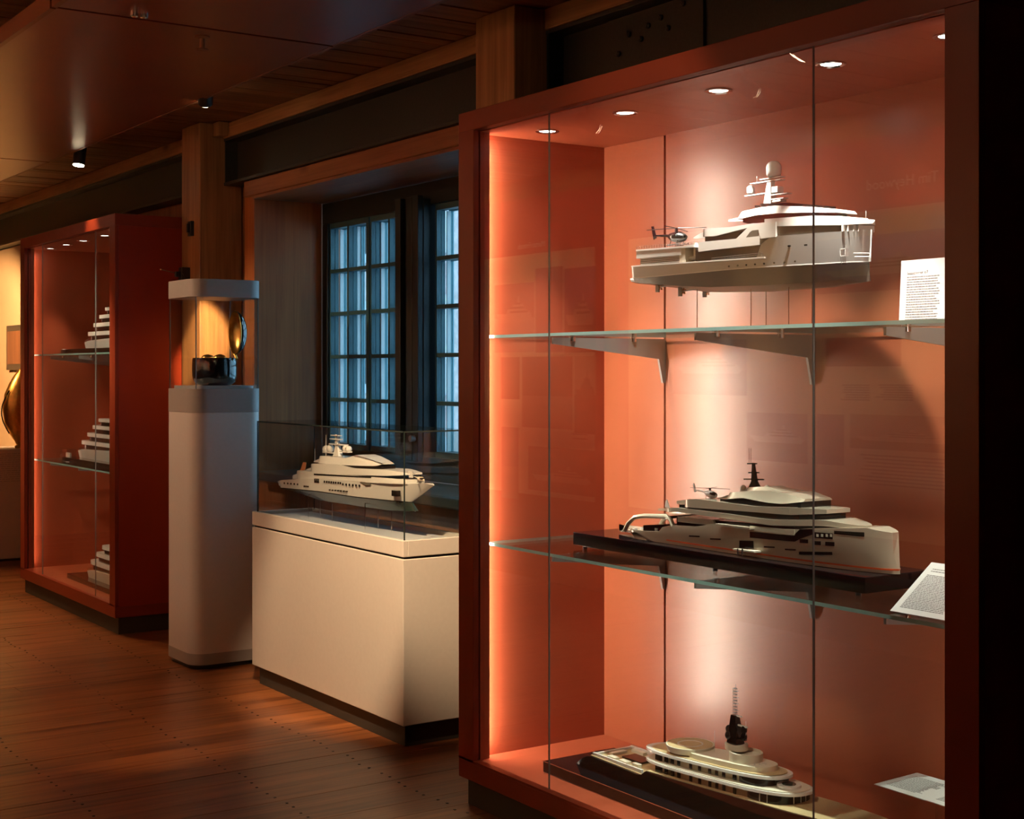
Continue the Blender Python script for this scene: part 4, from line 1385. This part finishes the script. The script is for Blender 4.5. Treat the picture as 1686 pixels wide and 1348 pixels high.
# ---- C: dark hulled tug shaped yacht on the case floor
Ct = thing('model_yacht', (2.92, 3.2, 0.163), 'dark hulled yacht model with cream decks and black mast on the large case floor', 'model yacht', 'model yachts')
yc = Yacht(Ct, 2.92, 880, 1100, 3.372)
B('base', M['gloss_black'], Ct, 2.77, 3.07, 2.46, 3.913, 0.1635, 0.2, bevel=0.002)
B('base_trim', M['chrome'], Ct, 2.7685, 2.771, 2.46, 3.9145, 0.1985, 0.2008)
wC = width(0.092, 3.80, 2.50, 0.4, 0.02, 2.0)
wCl = width(0.080, 3.84, 2.52, 0.5, 0.02, 1.8)
tC = [(3.80, 0.218), (3.74, 0.247), (3.475, 0.243), (3.455, 0.262), (3.0, 0.283), (2.7, 0.297), (2.49, 0.31)]
yc.shell('hull', M['gloss_black'], [([(3.85, 0.2005), (2.51, 0.2005)], wCl), (tC, wC)], 70)
dk = lambda k: (lambda Y: wC(Y) - k)
yc.shell('aft_deck', M['y_teak'], [([(3.735, 0.246), (3.47, 0.2425)], dk(0.006)), ([(3.735, 0.2495), (3.47, 0.246)], dk(0.006))], 6)
yc.shell('fore_deck', M['y_teak'], [([(3.45, 0.262), (3.0, 0.283), (2.7, 0.297), (2.51, 0.308)], dk(0.004)), ([(3.45, 0.2645), (3.0, 0.2855), (2.7, 0.2995), (2.51, 0.3105)], dk(0.004))], 30)
cc = MB()
cc.box(2.838, 2.846, 3.48, 3.73, 0.247, 0.258).box(2.994, 3.002, 3.48, 3.73, 0.247, 0.258).box(2.838, 3.002, 3.722, 3.73, 0.247, 0.256)
cc.build('aft_bulwark', M['y_white'], Ct)
B('pool_hatch', M['dark_win'], Ct, 2.90, 2.955, 3.56, 3.655, 0.248, 0.2535)
cc = MB()
for bx, by, sx_, sy_, h in ((2.868, 3.66, .010, .02, .008), (2.868, 3.60, .010, .02, .008), (2.868, 3.54, .008, .016, .012), (2.975, 3.66, .008, .03, .010), (2.975, 3.57, .008, .03, .010), (2.92, 3.70, .03, .01, .008)):
    cc.box(bx - sx_, bx + sx_, by - sy_, by + sy_, 0.248, 0.248 + h)
cc.build('deck_furniture', M['y_cream'], Ct)


def oval(xc, yh, yl, w, nb=0.10, n=40):
    """plan outline with round ends"""
    pts = []
    for i in range(n):
        a = 2 * PI * i / n
        e = 0.55
        c_, s_ = math.cos(a), math.sin(a)
        yy = (yh + yl) / 2 + (yh - yl) / 2 * math.copysign(abs(c_) ** e, c_)
        xx = xc + w * math.copysign(abs(s_) ** 0.8, s_)
        pts.append((xx, yy))
    return pts


def sloped(name, m, yh, yl, w, zb, zt, bow=None, parent=None, w_top=None):
    """round ended slab or house rising gently to the bow; zb, zt are (aft, fore) heights"""
    o = oval(2.92, yh, yl, w)
    o2 = oval(2.92, yh, yl, w_top or w)
    mb = MB()
    f = lambda y_, z: z[0] + (z[1] - z[0]) * (yh - y_) / (yh - yl)
    mb.rings([[(x, y_, f(y_, zb)) for x, y_ in o], [(x, y_, f(y_, zt)) for x, y_ in o2]])
    ob = mb.build(name, m, parent or Ct)
    return ob


def side_windows(w, yh, yl, zb, zt, spans, parent):
    for y_, dy in spans:
        k = (yh - y_) / (yh - yl)
        b0, t0 = zb[0] + (zb[1] - zb[0]) * k, zt[0] + (zt[1] - zt[0]) * k
        for sg in (-1, 1):
            xa, xb = 2.92 + sg * (w - 0.004), 2.92 + sg * (w + 0.0012)
            B('house_window', M['dark_win'], parent, min(xa, xb), max(xa, xb), y_ - dy, y_ + dy, b0 + 0.004, t0 - 0.003)


SP = [(3.41, .014), (3.375, .006), (3.345, .006), (3.315, .006), (3.26, .006), (3.22, .006), (3.175, .006), (3.145, .006), (3.115, .006), (3.07, .006)]
h1 = sloped('lower_house', M['y_beige'], 3.46, 2.885, 0.072, (0.258, 0.284), (0.284, 0.322))
side_windows(0.072, 3.46, 2.885, (0.258, 0.284), (0.284, 0.322), SP, h1)
sloped('fore_windows', M['dark_win'], 3.06, 2.882, 0.0728, (0.280, 0.286), (0.310, 0.322), parent=h1)
st = MB()
for i in range(11):
    a = -PI * 0.5 + PI * i / 10
    st.tube([(2.92 + 0.075 * math.sin(a), 2.965 - 0.086 * math.cos(a), 0.283), (2.92 + 0.075 * math.sin(a), 2.965 - 0.086 * math.cos(a), 0.322)], 0.0012, 5)
st.build('stanchions', M['y_white'], Ct)
sloped('lower_roof', M['y_white'], 3.52, 2.855, 0.090, (0.282, 0.318), (0.289, 0.326), w_top=0.089)
sloped('lower_roof_rim', M['y_cream'], 3.51, 2.865, 0.084, (0.289, 0.326), (0.2915, 0.3285))
h2 = sloped('upper_house', M['y_beige'], 3.47, 2.965, 0.062, (0.2915, 0.322), (0.315, 0.350))
side_windows(0.062, 3.47, 2.965, (0.2915, 0.322), (0.315, 0.350), [(y_ + 0.012, d) for y_, d in SP], h2)
sloped('fore_windows', M['dark_win'], 3.09, 2.962, 0.0628, (0.316, 0.322), (0.341, 0.350), parent=h2)
sloped('upper_roof', M['y_white'], 3.525, 2.932, 0.078, (0.313, 0.346), (0.320, 0.354), w_top=0.077)
sloped('top_deck', M['y_teak'], 3.50, 2.95, 0.068, (0.320, 0.354), (0.322, 0.356))
h3 = sloped('top_bulwark', M['y_cream'], 3.33, 2.99, 0.058, (0.332, 0.352), (0.346, 0.368))
MB().lathe((2.92, 3.345, 0.3385), [(0.070, 0), (0.0745, 0.012), (0.0745, 0.0185), (0.072, 0.0195), (0.0715, 0.0175), (0.001, 0.0175)], 36).build('helipad', M['y_cream'], Ct)
MB().lathe((2.92, 3.345, 0.3562), [(0.069, 0), (0.069, 0.0012), (0.001, 0.0012)], 36).build('helipad_deck', M['y_teak'], Ct)
MB().lathe((2.92, 3.345, 0.3575), [(0.040, 0), (0.040, 0.0006), (0.035, 0.0006), (0.035, 0)], 36, caps=False).build('helipad_ring', M['y_white'], Ct)
MB().lathe((2.92, 3.10, 0.345), [(0.052, 0), (0.052, 0.042), (0.047, 0.043), (0.047, 0.034), (0.001, 0.034)], 32, sx=0.9).build('funnel_drum', M['y_cream'], Ct)
MB().lathe((2.92, 3.14, 0.386), [(0.036, 0), (0.036, 0.016), (0.032, 0.017), (0.001, 0.012)], 28, sx=0.9).build('mast_drum', M['y_cream'], Ct)
for yy, z, r in ((3.03, 0.358, 0.040), (3.03, 0.359, 0.026), (3.03, 0.36, 0.012)):
    MB().lathe((2.92, yy, z - 0.006), [(r, 0), (r, 0.012), (r - 0.004, 0.012), (r - 0.004, 0)], 28, caps=False).build('round_sofa', M['y_white'], Ct)
MB().lathe((2.92, 2.925, 0.3265), [(0.034, 0), (0.034, 0.007), (0.001, 0.007)], 24).build('spa_pool_rim', M['y_white'], Ct)
MB().lathe((2.92, 2.925, 0.3336), [(0.020, 0), (0.020, 0.0012), (0.001, 0.0012)], 20).build('spa_pool', M['y_green'], Ct)
# black mast with lattice topmast
ms_ = MB()
ms_.hexa([(2.902, 3.165, 0.398), (2.938, 3.165, 0.398), (2.938, 3.122, 0.398), (2.902, 3.122, 0.398)], [(2.911, 3.156, 0.485), (2.929, 3.156, 0.485), (2.929, 3.136, 0.485), (2.911, 3.136, 0.485)])
mastC = ms_.build('mast', M['gloss_black'], Ct, bevel=0.002)
for dx, dy, z in ((0, 0.030, 0.425), (0, 0.030, 0.438), (0, -0.035, 0.428), (0, -0.035, 0.448), (0.03, 0, 0.43), (-0.03, 0, 0.43)):
    MB().ball((2.92 + dx, 3.143 + dy, z), 0.010, 1, 1, 1.2).build('radar_dome', M['gloss_black'], mastC)
B('radar_arm', M['gloss_black'], mastC, 2.916, 2.924, 3.10, 3.18, 0.418, 0.422)
B('radar_arm', M['gloss_black'], mastC, 2.89, 2.95, 3.14, 3.146, 0.418, 0.422)
B('radar_scanner', M['y_white'], mastC, 2.917, 2.923, 3.095, 3.135, 0.456, 0.460)
B('radar_scanner', M['y_white'], mastC, 2.917, 2.923, 3.118, 3.14, 0.482, 0.486)
lt = MB()
for dx, dy in ((-.004, -.004), (.004, -.004), (.004, .004), (-.004, .004)):
    lt.tube([(2.92 + dx, 3.146 + dy, 0.484), (2.92 + dx, 3.146 + dy, 0.562)], 0.0009, 4)
for i in range(9):
    z = 0.49 + i * 0.009
    lt.box(2.915, 2.925, 3.141, 3.151, z, z + 0.0012)
for z in (0.498, 0.518, 0.536, 0.555):
    lt.tube([(2.92, 3.146, z), (2.92, 3.130, z + 0.002)], 0.0009, 4)
lt.tube([(2.92, 3.143, 0.56), (2.92, 3.143, 0.575)], 0.0009, 4)
lt.build('lattice_topmast', M['bracket'], mastC)
MB().tube([(2.92, 3.235, 0.355), (2.92, 3.235, 0.42)], 0.0006, 4).build('whip_aerial', M['y_white'], Ct)
MB().tube([(2.92, 3.10, 0.42), (2.92, 3.10, 0.475)], 0.0006, 4).build('whip_aerial', M['y_white'], Ct)

# ---- D: white yacht under the glass cover of the low white case
Dt = thing('model_yacht', (3.0, 5.65, 0.806), 'white yacht model on wire legs under the glass cover of the low white case', 'model yacht', 'model yachts')
yd = Yacht(Dt, 3.0, 410, 680, 4.817)
bD = 0.072
wD = width(bD, 6.36, 5.005, 0.62, 0.03, 1.7)
wDl = width(bD * 0.92, 6.34, 5.175, 0.62, 0.03, 1.7)
tD = clampc(yd.meas([(230, 562), (262, 530), (480, 518), (880, 538), (1050, 556), (1240, 562), (1400, 556), (1468, 572)], wD))
lD = clampc(yd.meas([(240, 578), (560, 622), (840, 664), (1285, 705)], wDl))
yd.shell('hull', M['y_white'], [(lD, wDl), (tD, wD)], 70)
kD = clampc(yd.meas([(330, 615), (560, 690), (900, 742), (1120, 772), (1318, 776)], lambda Y: 0.008))
yd.shell('underbody', M['y_green'], [(kD, width(0.010, 6.2, 5.07, 0.2, 0.2)), (lD, wDl)], 50)
wDs = lambda Y: wDl(Y) + 0.001
yd.shell('boot_stripe', M['gloss_black'], [([(a, b_ - 0.002) for a, b_ in lD], wDs), ([(a, b_ + 0.002) for a, b_ in lD], wDs)], 50)
MB().tube([yd.at(1284, 712, 0.0), yd.at(1320, 776, 0.0)], 0.004, 8).build('bulbous_bow', M['y_white'], Dt)
yd.tier('stern_house', M['y_white'], [(345, 492), (390, 452), (470, 462), (900, 500), (1100, 515), (1250, 528)], [(345, 522), (480, 528), (890, 548), (1250, 562)], 0.068, bow=0.35, y_bow=5.07, stern=0.05)
yd.tier('main_windows', M['dark_win'], [(470, 466), (900, 500), (1180, 515)], [(470, 480), (900, 512), (1180, 522)], 0.0685, bow=0.35, y_bow=5.10, stern=0.05)
yd.tier('upper_deck', M['y_white'], [(455, 444), (500, 400), (700, 404), (820, 436), (1100, 450), (1265, 476)], [(460, 457), (830, 490), (1100, 498), (1262, 490)], 0.066, bow=0.45, y_bow=5.09, stern=0.06)
yd.tier('upper_windows', M['dark_win'], [(525, 395), (800, 415), (1048, 420)], [(525, 412), (820, 441), (1052, 448)], 0.058, bow=0.25, y_bow=5.33)
yd.tier('bridge_deck', M['y_white'], [(513, 380), (545, 338), (640, 345), (760, 358), (830, 332), (900, 350), (1055, 400)], [(518, 389), (830, 416), (1000, 420), (1058, 407)], 0.058, k_top=0.85, bow=0.35, y_bow=5.33, stern=0.06)
yd.tier('side_opening', M['y_under'], [(880, 545), (960, 548)], [(885, 552), (930, 576), (965, 572)], 0.0728, bow=0.62, y_bow=5.005, pw=1.7, n=8)
def dwin(x0, x1, y0_, y1_, n, dx):
    for i in range(n):
        o_ = i * dx
        yd.tier('hull_port', M['dark_win'], [(x0 + o_, y0_ + o_ * 0.09), (x1 + o_, y0_ + o_ * 0.09)], [(x0 + o_, y1_ + o_ * 0.09), (x1 + o_, y1_ + o_ * 0.09)], bD + 0.0006, bow=0.62, y_bow=5.005, pw=1.7, n=3)
dwin(517, 527, 518, 552, 3, 13)
dwin(592, 602, 535, 552, 8, 18)
dwin(738, 746, 555, 572, 6, 26)
dwin(275, 281, 548, 562, 5, 26)
dwin(432, 438, 574, 586, 3, 14)
dwin(632, 640, 604, 614, 7, 22)
anp = yd.at(1160, 635, wD(5.22))
B('anchor_pocket', M['dark_win'], Dt, anp.x - 0.008, anp.x + 0.012, anp.y - 0.022, anp.y + 0.018, anp.z - 0.012, anp.z + 0.012)
p0, p1 = yd.at(705, 360, 0.0), yd.at(690, 168, 0.0)
X = 3.0
mk = MB()
mk.hexa([(X - .014, p0.y + .03, p0.z - .005), (X + .014, p0.y + .03, p0.z - .005), (X + .014, p0.y - .035, p0.z - .005), (X - .014, p0.y - .035, p0.z - .005)],
        [(X - .008, p0.y + .012, p0.z + .055), (X + .008, p0.y + .012, p0.z + .055), (X + .008, p0.y - .012, p0.z + .055), (X - .008, p0.y - .012, p0.z + .055)])
mk.hexa([(X - .008, p0.y + .012, p0.z + .055), (X + .008, p0.y + .012, p0.z + .055), (X + .008, p0.y - .012, p0.z + .055), (X - .008, p0.y - .012, p0.z + .055)],
        [(X - .003, p1.y + .004, p1.z), (X + .003, p1.y + .004, p1.z), (X + .003, p1.y - .004, p1.z), (X - .003, p1.y - .004, p1.z)])
md_ = mk.build('mast', M['y_white'], Dt)
for cx0, cx1, cy in ((655, 725, 200), (665, 718, 172), (650, 770, 240), (600, 690, 305), (735, 800, 300)):
    a, b_ = yd.at(cx0, cy, 0.0), yd.at(cx1, cy, 0.0)
    B('mast_platform', M['y_white'], md_, X - .012, X + .012, b_.y, a.y, a.z - .004, a.z + .001)
for cx, cy, r in ((612, 286, 0.018), (645, 280, 0.018), (768, 282, 0.016), (790, 285, 0.015)):
    p = yd.at(cx, cy, 0.0)
    MB().ball(tuple(p), r).build('radar_dome', M['y_white'], md_)
for cx, a, b_ in ((610, 340, 172), (522, 385, 282)):
    MB().tube([yd.at(cx, a, 0.03), yd.at(cx, b_, 0.03)], 0.0012, 5).build('whip_aerial', M['y_white'], Dt)
p = yd.at(430, 455, 0.0)
MB().hexa([(X - .001, p.y + .03, p.z), (X + .001, p.y + .03, p.z), (X + .001, p.y - .02, p.z + .004), (X - .001, p.y - .02, p.z + .004)],
          [(X - .001, p.y + .0, p.z + .04), (X + .001, p.y + .0, p.z + .04), (X + .001, p.y - .035, p.z + .04), (X - .001, p.y - .035, p.z + .04)]).build('stern_flag', M['flag'], Dt)
hc = yd.at(1360, 552, 0.0)
helicopter(Dt, (X, hc.y, hc.z), 0.062, M['y_cream'], M['dark_win'])
bd_ = MB()
for cx, cy in ((1115, 545), (1190, 540), (1280, 480), (1285, 500)):
    p = yd.at(cx, cy, 0.02)
    bd_.box(p.x - .006, p.x + .006, p.y - .008, p.y + .008, p.z - .006, p.z + .012)
bd_.build('deck_gear', M['y_white'], Dt)
for cx, cy, w in ((470, 690, 0.03), (565, 700, -0.03), (660, 715, 0.0), (920, 735, 0.03), (1025, 775, 0.0), (1130, 775, -0.03)):
    p = yd.at(cx, cy, w)
    MB().tube([(p.x, p.y, 0.8062), (p.x, p.y, p.z + 0.02)], 0.0016, 8).build('support_wire', M['chrome'], Dt)


# ---- simple stepped yachts for the smaller case (only their sterns show)
def stepped(label, xc, ys, L, b, z0, tiers, base=None, hullm=None, hull_h=0.05):
    t = thing('model_yacht', (xc, ys - L / 2, z0), label, 'model yacht', 'model yachts')
    y_ = Yacht(t, xc)
    z = z0
    if base:
        B('base', M['gloss_black'], t, xc - b - 0.05, xc + b + 0.05, ys - L, ys + base, z0, z0 + 0.03, bevel=0.002)
        z = z0 + 0.0305
    wf = width(b, ys + 0.001, ys - L, 0.4, 0.03)
    wfl = width(b * 0.9, ys + 0.001, ys - L, 0.4, 0.03)
    y_.shell('hull', hullm or M['y_white'], [([(ys - 0.02, z), (ys - L, z)], wfl), ([(ys, z + hull_h * 0.7), (ys - 0.12, z + hull_h), (ys - L, z + hull_h * 1.4)], wf)], 40)
    zz = z + hull_h
    inset = 0.05
    for i, h in enumerate(tiers):
        bb = b * (0.9 - 0.11 * i)
        y1, y0 = ys - inset - 0.085 * i, ys - L + 0.25 + 0.08 * i
        wi = width(bb * 0.9, y1, y0, 0.3, 0.05)
        ws = width(bb, y1 + 0.03, y0 - 0.03, 0.3, 0.06)
        y_.shell('deck_windows', M['dark_win'], [([(y1, zz), (y0, zz)], wi), ([(y1, zz + h * 0.6), (y0, zz + h * 0.6)], wi)], 20)
        y_.shell('deck_slab', M['y_white'], [([(y1 + 0.03, zz + h * 0.55), (y0 - 0.03, zz + h * 0.55)], ws), ([(y1 + 0.03, zz + h), (y0 - 0.03, zz + h)], ws)], 20)
        zz += h
    ym = ys - L * 0.52
    mk = MB()
    mk.hexa([(xc - .02, ym + .05, zz), (xc + .02, ym + .05, zz), (xc + .02, ym - .05, zz), (xc - .02, ym - .05, zz)],
            [(xc - .006, ym + .01, zz + .12), (xc + .006, ym + .01, zz + .12), (xc + .006, ym - .02, zz + .12), (xc - .006, ym - .02, zz + .12)])
    m_ = mk.build('mast', M['y_white'], t)
    for dy, r in ((0.12, 0.026), (-0.10, 0.026)):
        MB().lathe((xc, ym + dy, zz), [(0.012, 0), (0.012, 0.02), (r, 0.03), (r, 0.05), (r * 0.7, 0.066), (0.001, 0.072)], 14).build('radar_dome', M['y_white'], m_)
    rail(y_, [(ys - 0.01, z + hull_h * 0.72, b * 0.9), (ys - 0.12, z + hull_h, b * 0.95)], b, 0.016, M['chrome'])
    return t


stepped('white many decked yacht model on the upper shelf of the smaller red case', 2.99, 9.22, 1.05, 0.09, 1.606, [0.056, 0.054, 0.05, 0.045, 0.04], 0.30)
stepped('white yacht model on a black base on the lower shelf of the smaller red case', 2.99, 9.35, 1.18, 0.09, 0.901, [0.054, 0.052, 0.05, 0.045], 0.14, M['y_grey'], 0.06)
stepped('cream yacht model on a glossy base on the floor of the smaller red case', 2.95, 9.05, 0.92, 0.085, 0.164, [0.058, 0.055, 0.05], 0.22, M['y_cream'], 0.055)
MB_ = MB()
gb = thing('crystal_block', (2.93, 9.62, 0.901), 'small clear crystal block on the lower shelf of the smaller red case', 'award')
B('block', M['acrylic'], gb, 2.90, 2.96, 9.54, 9.70, 0.902, 0.975, bevel=0.003)
B('inner_etching', M['y_white'], gb, 2.925, 2.935, 9.57, 9.66, 0.915, 0.95)

# ------------------------------------------------------------------ text cards in the large case
def card(name, lab, o, ex, ey, w, h, title, cols, seed, legs=None, backing=None):
    """o: top left corner; ex: unit vector along the lines; ey: unit vector down the card"""
    o, ex, ey = Vector(o), Vector(ex).normalized(), Vector(ey).normalized()
    n = ex.cross(-ey).normalized()
    lowest = min((o.z, (o + ey * h).z))
    t = thing(name, (o.x, o.y, lowest), lab, 'card', 'text cards in the large case')
    P = lambda u, v, d=0.0: tuple(o + ex * u + ey * v + n * d)
    MB().hexa([P(0, 0, -0.002), P(w, 0, -0.002), P(w, h, -0.002), P(0, h, -0.002)], [P(0, 0), P(w, 0), P(w, h), P(0, h)]).build('sheet', M['card'], t)
    r = random.Random(seed)
    tx = MB()
    for (u0, u1, v0, v1, nl) in cols:
        for i in range(nl):
            v = v0 + (v1 - v0) * i / (nl - 1)
            u = u0
            end = u1 - r.random() * 0.18 * (u1 - u0)
            while u < end:
                l = r.uniform(0.003, 0.011)
                e2 = min(u + l, u1)
                tx.hexa([P(u, v, 0.0001), P(e2, v, 0.0001), P(e2, v + 0.0026, 0.0001), P(u, v + 0.0026, 0.0001)],
                        [P(u, v, 0.0004), P(e2, v, 0.0004), P(e2, v + 0.0026, 0.0004), P(u, v + 0.0026, 0.0004)])
                u += l + 0.0016
    tx.build('text_lines', M['ink'], t)
    if title:
        text_mesh('title', title, 0.0125, M['ink'], t, P(cols[0][0], cols[0][2] - 0.006, 0.0004), ex, -ey, 0.0002)
    return t, P


t1, P1 = card('text_card', 'white text card standing upright at the right end of the top shelf', (3.075, 2.655, 1.797), (0, -1, 0), (-0.06, 0, -1), 0.36, 0.172, 'Seaxplorer 67',
              [(0.022, 0.135, 0.045, 0.160, 18), (0.190, 0.32, 0.045, 0.160, 18)], 3)
B('stand', [M['acrylic'], M['edge_clear']], t1, 3.085, 3.089, 2.34, 2.61, 1.6205, 1.78, thin=0)
t2, P2 = card('text_card', 'white text card lying aslant at the right end of the lower shelf', (2.872, 2.384, 1.022), (0, -1, 0), (-0.82, 0, -0.575), 0.22, 0.185, None,
              [(0.02, 0.16, 0.022, 0.030, 2), (0.018, 0.17, 0.045, 0.165, 24)], 4)
MB().hexa([P2(0, 0.185, -0.003), P2(0.22, 0.185, -0.003), P2(0.22, 0.19, -0.003), P2(0, 0.19, -0.003)],
          [(2.88, 2.384, 0.9055), (2.88, 2.164, 0.9055), (2.885, 2.164, 0.9055), (2.885, 2.384, 0.9055)]).build('stand', M['acrylic'], t2)
t3, P3 = card('text_card', 'white text card lying flat on a clear stand above the floor of the large case', (3.054, 2.583, 0.424), (0, -1, 0), (-1, 0, -0.02), 0.36, 0.168, None,
              [(0.02, 0.13, 0.03, 0.14, 18), (0.18, 0.29, 0.03, 0.14, 18)], 6)
st = MB()
for u in (0.165, 0.30):
    st.box(2.93, 2.99, 2.583 - u - 0.002, 2.583 - u + 0.002, 0.1635, 0.4195)
st.build('stand', M['acrylic'], t3)
